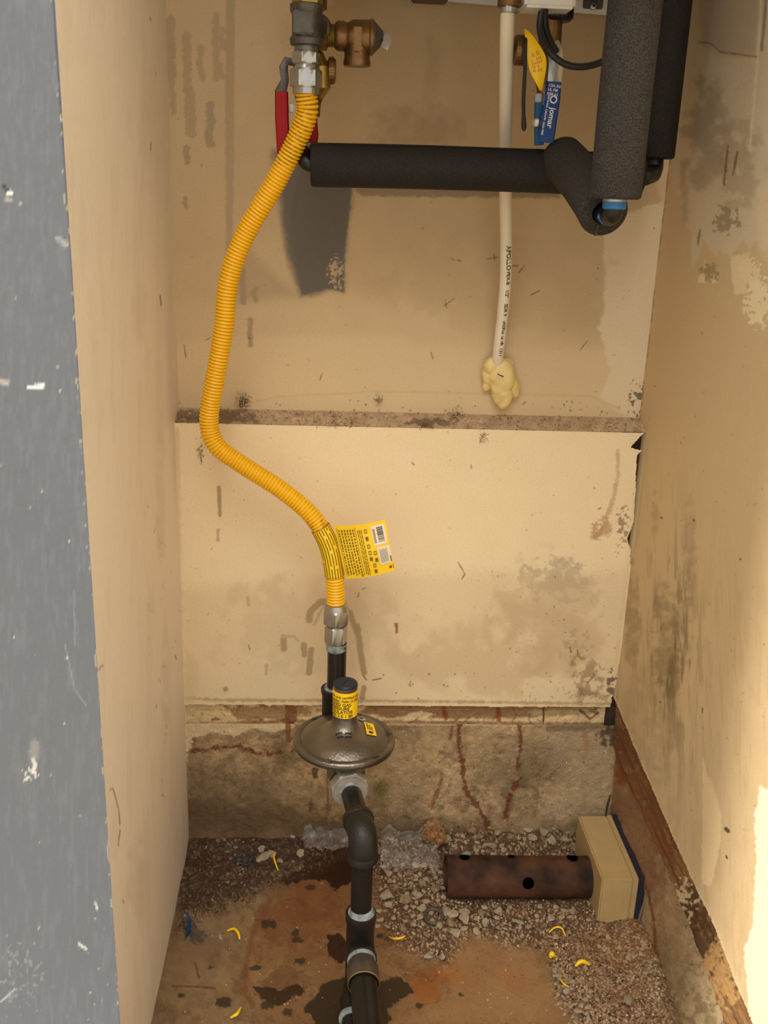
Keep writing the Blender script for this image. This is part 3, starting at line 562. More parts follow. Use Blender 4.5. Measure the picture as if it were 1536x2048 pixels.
# ================================================================== MATERIALS OF THINGS
M_yel = mat('yellow coating', (246, 186, 14), .38, 0, .05, 40, .05, 200)
M_steel = mat('zinc plated steel', (176, 176, 170), .32, .9, .12, 50, .12, 120)
M_zinc = mat('bright zinc', (176, 176, 172), .24, .85, .12, 70, .15, 160)
M_mal = mat('dark malleable iron', (96, 92, 86), .42, .7, .2, 80, .4, 420)
M_blk = mat('black coated pipe', (30, 27, 24), .35, .2, .3, 40, .1, 200, spec=.5)
M_iron = mat('black iron fitting', (38, 34, 30), .42, .3, .25, 60, .35, 500)
M_dope = mat('thread sealant', (160, 172, 172), .6, 0, .3, 120, .6, 300, col2=(92, 96, 94))
M_cast = mat('cast aluminium', (122, 115, 105), .33, .88, .3, 26, .3, 300)
M_brass = mat('aged brass', (128, 98, 64), .36, .85, .18, 60, .2, 300)
M_ybrass = mat('yellow brass', (160, 138, 70), .35, .8, .15, 80)
M_foam = mat('black foam rubber', (34, 31, 28), .9, 0, .22, 620, 1.0, 650, spec=.3, col2=(76, 70, 62))
M_foamd = mat('black foam skin', (22, 19, 17), .75, 0, .15, 600, .5, 500, spec=.3, col2=(46, 41, 36))
M_red = mat('red vinyl grip', (150, 4, 8), .5, 0, .08, 30, spec=.25)
M_blue = mat('blue vinyl grip', (14, 62, 128), .4, 0, .08, 30)
M_bluer = mat('blue plastic ring', (34, 110, 170), .4, 0, .1, 60)
M_pex = mat('white plastic tube', (232, 220, 196), .4, 0, .05, 40)
M_ink = mat('black print', (32, 28, 24), .6, 0, .1, 50)
M_inkb = mat('brown print', (92, 70, 10), .6, 0, .2, 200)
M_white = mat('white print', (232, 232, 232), .5, 0, .05, 50)
M_label = mat('yellow label', (250, 204, 20), .42, 0, .03, 30)
M_wlabel = mat('white label', (232, 220, 196), .45, 0, .04, 40)
M_blackp = mat('black plastic', (18, 17, 17), .38, 0, .2, 60)
M_heat = mat('white enamel', (232, 230, 222), .35, 0, .03, 20)
M_pink = mat('pinkish plated tab', (222, 168, 150), .45, .1, .1, 40)
M_beige = mat('beige plastic', (182, 154, 104), .5, 0, .06, 50, .1, 200, spec=.4)
M_rust = mat('rusted pipe', (30, 21, 16), .75, 0, .3, 26, .7, 300, spec=.25, col2=(98, 62, 40))
M_stone = mat('pale stone chip', (186, 164, 130), .9, 0, .2, 2, .8, 500, col2=(226, 208, 176))
M_stone2 = mat('dirty stone chip', (140, 116, 88), .9, 0, .2, 2, .7, 500, col2=(186, 162, 128))
M_navy = mat('dark blue cap', (22, 28, 48), .45, 0, .15, 60)

# ================================================================== GAS CONNECTOR
p_top = at(612, 186, Y=-.135); p_bot = at(672, 1214, Y=-.10)
hp = [p_top, at(614, 225, Y=-.132), at(594, 280, Y=-.125), at(548, 370, Y=-.115), at(490, 470, Y=-.105), at(458, 560, Y=-.10), at(447, 660, Y=-.095), at(430, 760, Y=-.09), at(418, 840, Y=-.085), at(432, 890, Y=-.085), at(482, 928, Y=-.085), at(560, 978, Y=-.09), at(622, 1030, Y=-.095), at(656, 1086, Y=-.098), at(669, 1150, Y=-.10), p_bot]
con = thing('gas_connector', p_bot, 'yellow corrugated flexible gas hose curving down the back wall', 'hose')
path = resample(bez(hp, 16), .00054)
rad = [.0120 + .00085*sin(2*pi*i/8.0) for i in range(len(path))]
b = MB(); b.sweep(path, rad, 28); ho = obj('hose', b, M_yel, con, 80)
# groove shade painted along the hose, plus grime near the top and under the label
ca = ho.data.color_attributes.new('Col', 'FLOAT_COLOR', 'POINT'); nV = len(ho.data.vertices)
co = np.empty(nV*3); ho.data.vertices.foreach_get('co', co); co = co.reshape(-1, 3)+np.array(con.location)
pxx, pyy = pixof(co); ridx = np.minimum(np.arange(nV)//28, len(rad)-1); groove = np.array(rad)[ridx] < .0117
n_ = fbm(pxx/5, pyy/9, 4); dirt = groove*(.35+.65*((pyy < 330) & (n_ > .42))) ; dirt = np.clip(dirt + .5*((pyy > 1040) & (pyy < 1160))*(n_ > .5), 0, 1)  # dirt also carries the painted shade of every groove
cy = lin((247, 188, 16)); cd = lin((120, 84, 12)); c4 = np.ones((nV, 4)); c4[:, :3] = cy*(1-dirt*.8)[:, None]+cd*(dirt*.8)[:, None]; ca.data.foreach_set('color', c4.ravel())
mh = surf_mat('yellow coated hose', .36, .05, 200, .04, 200, .5); ho.data.materials.clear(); ho.data.materials.append(mh)
# top nuts
c0 = at(612, 188, Y=-.135); ztop = lambda y: at(612, y, Y=-.135).z; X0, Y0 = at(612, 150, Y=-.135).xy
r = lambda px: mm(px, (X0, Y0, 1.14))
b = MB(); b.hexnut((X0, Y0, ztop(176)), (0, 0, 1), ztop(138)-ztop(176), r(33), .1); b.lathe((X0, Y0, ztop(190)), (0, 0, 1), [(0, r(22)), (.001, r(26)), (ztop(176)-ztop(190)+.001, r(27))])
obj('flare_nut', b, M_zinc, con)
b = MB(); b.hexnut((X0, Y0, ztop(128)), (0, 0, 1), ztop(104)-ztop(128), r(29), .25)
b.lathe((X0, Y0, ztop(139)), (0, 0, 1), [(0, r(24)), (.002, r(24)), (.004, r(22)), (ztop(128)-ztop(139)+.001, r(22))])
zt = ztop(105); b.lathe((X0, Y0, zt), (0, 0, 1), [(0, r(24))] + [(.001+.0009*k, r(24.5 if k % 2 else 22.5)) for k in range(11)]); obj('hex_adapter', b, M_zinc, con)
# bottom nuts
X1, Y1 = .012, -.10; zq = lambda y: at(672, y, Y=-.10).z; r1 = lambda px: mm(px, (X1, Y1, .44))
b = MB(); b.hexnut((X1, Y1, zq(1246)), (0, 0, 1), zq(1217)-zq(1246), r1(28), .45); b.lathe((X1, Y1, zq(1218)), (0, 0, 1), [(0, r1(24)), (.004, r1(23)), (.008, r1(21.5)), (.0085, r1(19))])
b.lathe((X1, Y1, zq(1252)), (0, 0, 1), [(0, r1(17)), (zq(1245)-zq(1252)+.001, r1(19))]); obj('flare_nut', b, M_steel, con)
b = MB(); b.hexnut((X1, Y1, zq(1285)), (0, 0, 1), zq(1250)-zq(1285), r1(23.5), .2); obj('hex_adapter', b, M_steel, con)
# label flag
FL = [at(668, 1052, Y=-.113), at(770, 1040, Y=-.118), at(692, 1157, Y=-.113), at(791, 1141, Y=-.121)]
def flag(u, v):
    p = (FL[0]*(1-u)+FL[1]*u)*(1-v) + (FL[2]*(1-u)+FL[3]*u)*v
    return p + Vector((0, -.004*sin(pi*u)+.002*sin(6*v+2*u), -.0015*sin(pi*u)))
lab = MB(); lab.sheet(flag, 24, 16, .0005)
def sub(path, y0, y1):
    q = np.array([p[:] for p in path]); a, c = pixof(q); return [Vector(p) for p, yy in zip(q, c) if y0 <= yy <= y1]
seg = sub(path, 1056, 1152); seg = seg[::8]
lab.sweep(seg, [.0139]*len(seg), 28, cap=False); lo = obj('label_tag', lab, M_label, con, 60)
def flagmarks(rects, m, name, off=.0007, parent=lo, n=1):
    b = MB()
    for (u0, v0, u1, v1) in rects:
        nu = max(1, int((u1-u0)*12)); nv = max(1, int((v1-v0)*12)); g = []
        for i in range(nu+1):
            for j in range(nv+1): g.append(flag(u0+(u1-u0)*i/nu, v0+(v1-v0)*j/nv)+Vector((0, -off, 0)))
        b.add(g, [(i*(nv+1)+j, i*(nv+1)+j+1, (i+1)*(nv+1)+j+1, (i+1)*(nv+1)+j) for i in range(nu) for j in range(nv)])
    o = bpy.data.objects.new(name, bpy.data.meshes.new(name)); o.data.from_pydata([tuple(v-WPOS[con.name]) for v in b.v], [], b.f); o.data.materials.append(m); COL.objects.link(o); o.parent = parent; return o
flagmarks([(.70, .06, .96, .42), (.74, .46, .99, .82)], M_wlabel, 'white_sticker', .0008)
q = random.Random(5); R_ = []
for k in range(15): v = .10+k*.019; R_.append((.80, v, .92, v+q.choice([.006, .010, .013])))
flagmarks(R_, M_ink, 'barcode', .0011)
R_ = []
for k in range(6):   # columns of fine print, reading down the tag
    u = .06+k*.055; v = .08
    while v < .93:
        l = q.uniform(.02, .05); R_.append((u, v, u+.026, v+l)); v += l+q.uniform(.012, .03)
for u, v0, v1 in [(.03, .04, .96), (.385, .04, .96)]: R_.append((u, v0, u+.008, v1))
for u in (.43, .465, .50):
    v = .1
    while v < .95: l = q.uniform(.03, .09); R_.append((u, v, u+.014, min(.96, v+l))); v += l+.014
for (u, v) in [(.56, .10), (.56, .24), (.56, .38), (.56, .50), (.56, .62), (.66, .52), (.66, .66), (.60, .76), (.60, .88)]:
    R_ += [(u, v, u+.05, v+.012), (u, v+.06, u+.05, v+.072), (u, v, u+.01, v+.07), (u+.045, v, u+.055, v+.07)]
    if (v*10) % 2 < 1: R_.append((u+.015, v+.015, u+.04, v+.05))
for k in range(4): R_.append((.72+.012*k, .12, .726+.012*k, .38))
for k in range(7): R_.append((.775+.022*k, .50+.01*(k % 3), .782+.022*k, .78))
R_.append((.955, .68, .975, .80)); R_ += [(.90, .88, .945, .93), (.97, .86, .98, .95)]
flagmarks(R_, M_inkb, 'fine_print', .0011)
b = MB()   # long printed lines on the part wrapped round the hose
q2 = [s_ for s_ in seg]
for k in range(9):
    an = -1.25+k*.27
    for i in range(len(q2)-1):
        if q.random() < .03: continue
        t = (q2[i+1]-q2[i]).normalized(); rt = t.cross(Vector((0, 1, 0))).normalized()*-1; fr = Vector((0, -1, 0)); fr = (fr-t*fr.dot(t)).normalized()
        def pt(p, a): return p + (rt*sin(a)+fr*cos(a))*.0143
        b.add([pt(q2[i], an), pt(q2[i], an+.085), pt(q2[i+1], an+.085), pt(q2[i+1], an)], [(0, 1, 2, 3)])
o = obj('printed_lines', b, M_inkb, con); o.parent = lo

# ================================================================== TOP GAS TEE AND HEATER
heat = thing('water_heater', (.185, -.19, 1.222), 'white tankless water heater casing overhead, only its bottom edge showing', 'water heater')
zh = at(900, -22, Y=-.05).z
b = MB(); b.box((.1525, -.20, zh+.30), (.415, .34, .60), bev=.006); obj('casing', b, M_heat, heat)
pa, pb = at(655, 8, Y=.012), at(1330, 8, Y=.012)
zl = lambda x, y: at(x, y, Y=.012).z
b = MB(); xa, xb = pa.x, pb.x
b.box(((xa+xb)/2, .012, zl(900, 3)+.02), (xb-xa, .004, .045), R=Matrix.Rotation(-math.atan2(zl(655, 3)-zl(1330, 5), xb-xa)*-1*-1, 3, 'Y')); obj('mounting_flange', b, M_heat, heat)
def screw(name, c, rr, ax, m, parent, m2=M_ink):
    b = MB(); b.lathe(c, ax, [(-.002, rr), (.0, rr), (.0014, rr*.8), (.0018, rr*.4)], 20); s_ = obj(name, b, m, parent); 
    b = MB(); A = Vector(ax); cc = Vector(c)+A*.0019; b.box(cc, (rr*1.1, .0006, rr*.22), Matrix.Rotation(.5, 3, 'Y')); b.box(cc, (rr*.22, .0006, rr*1.1), Matrix.Rotation(.5, 3, 'Y'))
    o = bpy.data.objects.new('cross_slot', bpy.data.meshes.new('cross_slot')); o.data.from_pydata([tuple(v-WPOS[parent.name]) for v in b.v], [], b.f); o.data.materials.append(m2); COL.objects.link(o); o.parent = s_; return s_
def tabplate(x0, y0, x1, y1, Y, m, name):
    a, c = at(x0, y0, Y=Y), at(x1, y1, Y=Y); b = MB(); b.box(((a.x+c.x)/2, Y, (a.z+c.z)/2), (abs(c.x-a.x), .003, abs(a.z-c.z)), bev=.0012); return obj(name, b, m, heat)
tabplate(630, -12, 666, 12, .004, M_pink, 'mounting_tab'); screw('screw', at(647, 5, Y=.001), .0042, (0, -1, 0), M_steel, heat)
tabplate(1167, -8, 1205, 19, .010, M_mal, 'mounting_tab'); screw('screw', at(1187, 12, Y=.007), .0046, (0, -1, 0), M_steel, heat)
pc = at(1096, 6, Y=-.16); b = MB(); b.box((pc.x, -.15, pc.z+.008), (mm(102, pc), .05, .030), bev=.003); obj('terminal_cover', b, M_heat, heat)
pc2 = at(860, -2, Y=-.02); b = MB(); b.box((pc2.x, -.02, pc2.z+.004), (mm(72, pc2), .04, .014), bev=.002); obj('dark_gap_block', b, M_blackp, heat)  # black block standing in for the shaded gap at the heater's bottom
pc3 = at(1145, -8, Y=-.02)

tee = thing('gas_tee', (X0, Y0, ztop(95)), 'dark iron gas tee above the zinc nuts of the yellow hose', 'pipe fitting')
zT, zB = ztop(8), ztop(92)
b = MB(); b.lathe((X0, Y0, zB), (0, 0, 1), [(0, r(29)), (.001, r(32)), (.007, r(33)), (.009, r(30)), (.011, r(28.5)), (zT-zB-.011, r(28.5)), (zT-zB-.008, r(32)), (zT-zB-.001, r(33)), (zT-zB, r(30))], 48)
b.lathe((X0, Y0, (zT+zB)/2), (.35, 1, 0), [(0, r(27)), (.026, r(27)), (.028, r(31)), (.036, r(31))], 40)
b.box((X0-.003, Y0-.0145, (zT+zB)/2+.001), (.022, .006, .024), bev=.0015); obj('body', b, M_mal, tee)
b = MB(); b.hexnut((X0+.001, Y0, zT-.002), (0, 0, 1), .026, r(31), .2); b.lathe((X0+.001, Y0, zT+.02), (0, 0, 1), [(0, .012), (zh-zT-.019, .012)], 24); obj('brass_union', b, M_ybrass, tee, label='yellow brass hexagonal union above the tee')

# ---- drain-side isolation valve behind, with red handles
Yv = -.085
valve = thing('isolation_valve', at(622, 235, Y=Yv), 'brass water valve with red lever handles behind the yellow hose top', 'valve')
vc = at(618, 150, Y=Yv); rv = lambda px: mm(px, vc)
zV = lambda y: at(618, y, Y=Yv).z
b = MB(); b.lathe((vc.x, Yv, zV(300)), (0, 0, 1), [(0, rv(17)), (zV(235)-zV(300), rv(17)), (zV(232)-zV(300), rv(23)), (zV(210)-zV(300), rv(24)), (zV(190)-zV(300), rv(30)), (zV(120)-zV(300), rv(32)), (zV(100)-zV(300), rv(24)), (zV(20)-zV(300), rv(24)), (zV(18)-zV(300), rv(34)), (zV(-15)-zV(300), rv(34))], 36)
obj('body', b, M_brass, valve)
b = MB(); pc = at(636, 150, Y=Yv-.02); b.sweep([at(634, 110, Y=-.095), at(640, 140, Y=-.105), at(641, 172, Y=-.105), at(634, 188, Y=-.10)], [.008, .012, .012, .009], 20); obj('drain_seat', b, M_ybrass, valve)
b = MB(); c_ = at(655, 141, Y=-.10); b.lathe(c_, (1, 0, 0), [(0, .0105), (.001, .013)] + [(.002, .0142), (.007, .0142), (.009, .013), (.010, .010)], 24)
for k in range(22):
    an = 2*pi*k/22; b.box(c_+Vector((.0045, cos(an)*.0142, sin(an)*.0142)), (.006, .0015, .0015), Matrix.Rotation(an, 3, 'X'))
obj('drain_cap', b, M_brass, valve)
def strip(name, pts, w, th, m, parent, Yoff=0, bev=.0015, label=None):
    """flat bar through pixel points (x,y,Y) with widths in px"""
    P_ = [at(x, y, Y=Y) for x, y, Y in pts]; W_ = [mm(k, p)/2 for k, p in zip(w, P_)]; vs = []; n = len(P_)
    for i, (p, h) in enumerate(zip(P_, W_)):
        t = (P_[min(i+1, n-1)]-P_[max(i-1, 0)]).normalized(); s_ = t.cross(Vector((0, 1, 0))).normalized(); nn = s_.cross(t).normalized()
        for (a, c) in ((-1, -.6), (-.8, -1), (.8, -1), (1, -.6), (1, .6), (.8, 1), (-.8, 1), (-1, .6)): vs.append(p+s_*h*a+nn*th/2*c)
    fs = [(i*8+k, i*8+(k+1) % 8, (i+1)*8+(k+1) % 8, (i+1)*8+k) for i in range(n-1) for k in range(8)]+[tuple(range(8))[::-1], tuple((n-1)*8+k for k in range(8))]
    b = MB(); b.add(vs, fs); return obj(name, b, m, parent, 40, label)
strip('lever', [(592, 125, -.10), (572, 122, -.103), (567, 135, -.105), (570, 160, -.105), (560, 188, -.105)], [14, 16, 18, 16, 24], .003, M_mal, valve)
strip('handle_grip', [(563, 184, -.106), (564, 240, -.108), (567, 300, -.110), (570, 345, -.11)], [26, 27, 26, 24], .010, M_red, valve)
strip('handle_grip', [(622, 232, -.10), (622, 270, -.10), (616, 305, -.10)], [24, 30, 32], .010, M_red, valve)
b = MB(); b.lathe(at(618, 292, Y=-.105), (0.2, -1, 0), [(0, .004), (.003, .0042), (.0045, .003)], 20); b.box(at(607, 290, Y=-.106), (.004, .002, .007)); obj('handle_bolt', b, M_zinc, valve)
b = MB(); b.box(at(583, 217, Y=-.10), (.007, .006, .009), bev=.001); obj('stop_tab', b, M_wlabel, valve)

# ---- pressure relief valve
Yr = -.10; rc = at(700, 73, Y=Yr); A = lambda x, y=73: at(x, y, Y=Yr)
rel = thing('relief_valve', A(715, 132), 'bronze pressure relief valve with silver test lever pointing right', 'valve')
rr = lambda px: mm(px, rc)
b = MB(); x0 = A(668).x; dx = lambda x: A(x).x-x0
b.lathe((x0, Yr, rc.z), (1, 0, 0), [(0, rr(18)), (dx(671), rr(25)), (dx(676), rr(28)), (dx(688), rr(28)), (dx(694), rr(25)), (dx(698), rr(27)), (dx(705), rr(31)), (dx(738), rr(32)), (dx(740), rr(34)), (dx(746), rr(34)), (dx(747), rr(30))], 40)
zo = A(715, 133).z; b.lathe((A(715).x, Yr, zo), (0, 0, 1), [(0, rr(22)), (.0, rr(26)), (.003, rr(28)), (.010, rr(26)), (.030, rr(27))], 36)
bb = MB(); obj('body', b, M_brass, rel)
b = MB(); b.box((A(715).x, Yr-rr(31), A(715, 82).z), (rr(16), .004, rr(44)), bev=.0008); b.box((A(715).x, Yr-rr(31)-.0022, A(715, 82).z), (rr(9), .001, rr(34)), Matrix.Rotation(.25, 3, 'Y')); obj('name_boss', b, M_brass, rel)
b = MB(); x1 = A(654).x; b.lathe((x1, Yr, rc.z), (1, 0, 0), [(0, rr(21))]+[(dx(668)*0+(.0012*k), rr(22.5 if k % 2 else 20.5)) for k in range(1, 9)], 32); obj('threaded_nipple', b, M_ybrass, rel)
b = MB(); x2 = A(636).x; b.hexnut((x2, Yr, rc.z), (1, 0, 0), A(655).x-x2, rr(31), .2); obj('hex_collar', b, M_brass, rel)
b = MB(); x3 = A(746).x; b.lathe((x3, Yr, rc.z), (1, 0, 0), [(0, rr(31)), (.002, rr(30)), (.0022, rr(28)), (.005, rr(24)), (.0052, rr(22.5)), (.008, rr(19)), (.0082, rr(17.5)), (.011, rr(14)), (.0112, rr(9))], 36); obj('bonnet', b, M_mal, rel)
strip('test_lever', [(762, 72, Yr-.006), (770, 66, Yr-.010), (776, 78, Yr-.012), (768, 98, Yr-.014)], [12, 16, 18, 16], .002, M_zinc, rel)

# ---- blue handled valve on the right
Yb = -.12; bc = at(1098, 100, Y=Yb); rb = lambda px: mm(px, bc); B_ = lambda x, y, o=0: at(x, y, Y=Yb+o)
bv = thing('ball_valve', B_(1098, 280), 'brass ball valve with long blue printed lever handle', 'valve')
zz = lambda y: B_(1100, y).z; b = MB(); zb0 = zz(285)
b.lathe((bc.x, Yb, zb0), (0, 0, 1), [(0, rb(14)), (zz(215)-zb0, rb(14)), (zz(212)-zb0, rb(18)), (zz(185)-zb0, rb(18)), (zz(160)-zb0, rb(24)), (zz(110)-zb0, rb(26)), (zz(85)-zb0, rb(23)), (zz(40)-zb0, rb(22)), (zz(20)-zb0, rb(24))], 36); obj('body', b, M_brass, bv)
b = MB(); b.lathe((bc.x+.006, Yb, zz(43)), (0, 0, 1), [(0, rb(26)), (.003, rb(31)), (.014, rb(31)), (.016, rb(28))], 30)
for k in range(20):
    an = 2*pi*k/20; b.box((bc.x+.006+cos(an)*rb(31), Yb+sin(an)*rb(31), zz(43)+.008), (.0018, .0018, .010), Matrix.Rotation(an, 3, 'Z'))
obj('union_nut', b, M_blackp, bv)
b = MB(); ck = B_(1052, 101, -.01); b.lathe(ck, (-1, 0, 0), [(0, rb(24)), (.001, rb(27)), (rb(22), rb(27)), (rb(25), rb(22)), (rb(26), rb(10)), (rb(31), rb(9)), (rb(32), rb(7))], 30)
for k in range(20):
    an = 2*pi*k/20; b.box(ck+Vector((-rb(12), cos(an)*rb(27), sin(an)*rb(27))), (rb(18), .0016, .0016), Matrix.Rotation(an, 3, 'X'))
obj('drain_cap', b, M_brass, bv)
b = MB(); b.lathe(B_(1052, 101, -.01), (1, 0, 0), [(0, rb(14)), (rb(30), rb(14))], 20); obj('drain_neck', b, M_ybrass, bv)
strip('lever', [(1106, 84, Yb-.022), (1110, 100, Yb-.024), (1112, 130, Yb-.024), (1108, 170, Yb-.024)], [24, 30, 30, 28], .003, M_steel, bv)
b = MB(); b.hexnut(B_(1108, 106, -.026), (0, -1, 0), .004, .006, 0); b.lathe(B_(1108, 106, -.030), (0, -1, 0), [(0, .003), (.002, .003)], 12); obj('stem_nut', b, M_steel, bv)
gr = strip('handle_grip', [(1107, 164, Yb-.024), (1104, 200, Yb-.025), (1098, 240, Yb-.026), (1092, 285, Yb-.026)], [30, 31, 31, 30], .008, M_blue, bv)
strip('handle_grip', [(1077, 205, Yb-.006), (1077, 240, Yb-.008), (1078, 290, Yb-.01)], [15, 17, 18], .008, mat('lighter blue vinyl', (18, 92, 142), .4, 0, .08, 30), bv)
b = MB(); b.box(B_(1077, 196, -.008), (rb(15), .008, rb(16)), bev=.001); obj('neck_band', b, M_steel, bv)
b = MB(); b.lathe(B_(1073, 245, -.013), (-.3, -1, 0), [(0, .0048), (.003, .0048), (.004, .003)], 20); obj('handle_bolt', b, M_steel, bv)
def text_on(name, body, size, fn, m, parent):
    """fn(u along, v up) -> point"""
    vs, fs = text_mesh(body, size); b = MB(); b.add([fn(v.x, v.y) for v in vs], fs)
    o = bpy.data.objects.new(name, bpy.data.meshes.new(name)); o.data.from_pydata([tuple(v-WPOS[con.name if parent is lo else root_of(parent).name]) for v in b.v], [], b.f); o.data.materials.append(m); COL.objects.link(o); o.parent = parent; return o
def root_of(o):
    while o.parent: o = o.parent
    return o
ga, gb = B_(1106, 207, -.0310), B_(1096, 262, -.0325); gt = (gb-ga).normalized(); gs = gt.cross(Vector((0, 1, 0))).normalized()
if gs.x < 0: gs = -gs
text_on('handle_lettering', 'jomar', .0092, lambda u, v: ga+gt*(u+.0045)+gs*(v-.002), M_white, gr)
text_on('handle_lettering', '600 WOG  CW617N  LEAD FREE', .0030, lambda u, v: ga+gt*(u-.008)+gs*(v-.0072)*1, M_white, gr)
for k in range(3): text_on('handle_lettering', ['CSA 5G', 'UL FM', 'NSF 61'][k], .0042, lambda u, v, k=k: B_(1107, 176, -.0290)+gt*(.0045*k-.001)+gs*(u-.006)+gt*(-v), M_white, gr)
b = MB(); pr = B_(1107, 199, -.0293); ring = [pr+gs*cos(2*pi*k/24)*.0036+gt*sin(2*pi*k/24)*.0036+Vector((0, -.0003, 0)) for k in range(25)]; b.sweep(ring, .0008, 6); o = obj('handle_emblem', b, M_white, bv); o.parent = gr

# yellow hang tag, zip tie and cable
b = MB(); T0 = [(1050, 58), (1066, 72), (1088, 105), (1093, 125), (1090, 150), (1083, 181)]; T1 = [(1049, 60), (1052, 92), (1055, 120), (1058, 135), (1063, 150), (1080, 181)]
ta = bez([at(x, y, Y=-.158) for x, y in T0], 4); tb = bez([at(x, y, Y=-.150) for x, y in T1], 4)
def tagf(u, v):
    i = min(int(u*(len(ta)-1)), len(ta)-2); f_ = u*(len(ta)-1)-i; return ta[i].lerp(ta[i+1], f_)*(v)+tb[i].lerp(tb[i+1], f_)*(1-v)+Vector((0, .003*sin(v*pi), 0))
b.sheet(tagf, 20, 6, .0006); yt = thing('hang_tag', at(1080, 181, Y=-.155), 'curled yellow paper tag hanging in front of the blue handled valve', 'tag'); tp = obj('paper', b, M_label, yt, 60)
b = MB()
for k in range(6):
    for j in range(5):
        if q.random() < .8: u0 = .34+.085*j; v0 = .22+.10*k; b.add([tagf(u0, v0)+Vector((0, -.0008, 0)), tagf(u0+.06, v0)+Vector((0, -.0008, 0)), tagf(u0+.06, v0+.04)+Vector((0, -.0008, 0)), tagf(u0, v0+.04)+Vector((0, -.0008, 0))], [(0, 1, 2, 3)])
o = obj('red_print', b, mat('faded red print', (206, 110, 20), .6), yt); o.parent = tp
b = MB(); zp = bez([at(1055, 74, Y=-.146), at(1051, 85, Y=-.150), at(1050, 140, Y=-.150), at(1047, 200, Y=-.150), at(1048, 262, Y=-.15)], 8); b.sweep(zp, [.0022]*(len(zp)-4)+[.0026, .003, .003, .0014], 10); tag(obj('cable_tie', b, M_blackp), 'thin black cable tie dangling left of the yellow hang tag', 'cable tie')
b = MB(); cp = bez([at(1083, 22, Y=-.175), at(1080, 60, Y=-.175), at(1096, 100, Y=-.185), at(1130, 128, Y=-.195), at(1170, 133, Y=-.21), at(1212, 120, Y=-.235), at(1230, 100, Y=-.24)], 10); b.sweep(cp, .0036, 14); tag(obj('power_cable', b, M_blackp), 'black cable looping from the heater to behind the thick foam pipe', 'cable')
b = MB(); cp = bez([at(1088, 20, Y=-.165), at(1090, 55, Y=-.165), at(1100, 85, Y=-.17), at(1112, 105, Y=-.175)], 8); b.sweep(cp, .0045, 14); tag(obj('control_cable', b, M_blackp), 'short thick black cable running down in front of the blue valve', 'cable')

# ================================================================== FOAM INSULATION
def foam_tube(name, pts, R_, r_, m, label, cut=True, n=44, gap=.0):
    """hollow tube with wall thickness"""
    P_ = [Vector(p) for p in pts]; b = MB(); N = len(P_); T = [(P_[min(i+1, N-1)]-P_[max(i-1, 0)]).normalized() for i in range(N)]
    e = .003; 
    A0 = P_[0]+T[0]*e; A1 = P_[-1]-T[-1]*e
    loop = [(P_[0], r_), (P_[0], R_-.0035), (P_[0]+T[0]*.0012, R_-.001), (A0, R_)] + [(p, R_) for p in P_[1:-1]] + [(A1, R_), (P_[-1]-T[-1]*.0012, R_-.001), (P_[-1], R_-.0035), (P_[-1], r_)] + [(p, r_) for p in P_[1:-1][::-1]]
    a = Vector((0, 0, 1)) if abs(T[0].z) < .9 else Vector((0, -1, 0)); vs = []
    for (p, rr_) in loop:
        t = min(zip(P_, T), key=lambda k: (k[0]-p).length)[1]; u = t.cross(a).normalized(); w = t.cross(u)
        for k in range(n):
            an = 2*pi*k/n; wob = 1+.012*(mnoise.noise((p+u*cos(an)*.03+w*sin(an)*.03)*40)) if rr_ > r_ else 1
            vs.append(p+(u*cos(an)+w*sin(an))*rr_*wob)
    L_ = len(loop); fs = [(i*n+k, i*n+(k+1) % n, ((i+1) % L_)*n+(k+1) % n, ((i+1) % L_)*n+k) for i in range(L_) for k in range(n)]
    b.add(vs, [f[::-1] for f in fs]); return b
fH = [at(621, 330, Y=-.12), at(740, 332, Y=-.12), at(860, 335, Y=-.12), at(980, 339, Y=-.12), at(1100, 343, Y=-.12), at(1200, 348, Y=-.12), at(1283, 353, Y=-.12)]
b = foam_tube('f', fH, .0247, .012, M_foamd, ''); t = thing('pipe_insulation', fH[0], 'horizontal black foam pipe sleeve crossing the middle of the back wall', 'pipe insulation', 'foam pipe sleeves'); obj('foam_sleeve', b, M_foamd, t, 50)
b = MB(); sl = [p+Vector((0, -.010, .0231)) for p in fH[:5]]; b.sweep(sl, .0006, 6); obj('slit_seam', b, M_blackp, t)
fB = [at(1122, 316, Y=-.125), at(1150, 345, Y=-.165), at(1180, 382, Y=-.215), at(1208, 426, Y=-.272)]
b = foam_tube('f', bez(fB, 5), .0262, .0125, M_foam, ''); t = thing('pipe_insulation', fB[-1], 'slanting black foam pipe sleeve coming forward, its cut end facing out', 'pipe insulation', 'foam pipe sleeves'); obj('foam_sleeve', b, M_foam, t, 50)
b = MB(); d_ = (fB[-1]-fB[-2]).normalized(); e0 = fB[-1]+d_*.0004; b.box(e0+Vector((-.0065, -.0004, -.0175)), (.0020, .002, .012), Matrix.Rotation(.15, 3, 'Y')); obj('slit_seam', b, M_blackp, t)
fC = [(.2865, -.30, at(1232, 398, Y=-.30).z), (.2865, -.30, 1.05), (.2865, -.30, 1.12), (.287, -.30, 1.222)]
b = foam_tube('f', fC, .0262, .0135, M_foam, ''); t = thing('pipe_insulation', fC[0], 'thick vertical black foam pipe sleeve nearest the viewer', 'pipe insulation', 'foam pipe sleeves'); obj('foam_sleeve', b, M_foam, t, 50)
fD = [(.389, -.08, at(1316, 318, Y=-.08).z), (.389, -.08, 1.12), (.388, -.08, 1.34)]
b = foam_tube('f', fD, .0245, .012, M_foamd, ''); t = thing('pipe_insulation', fD[0], 'dark vertical foam pipe sleeve in the back right corner', 'pipe insulation', 'foam pipe sleeves'); obj('foam_sleeve', b, M_foamd, t, 50)
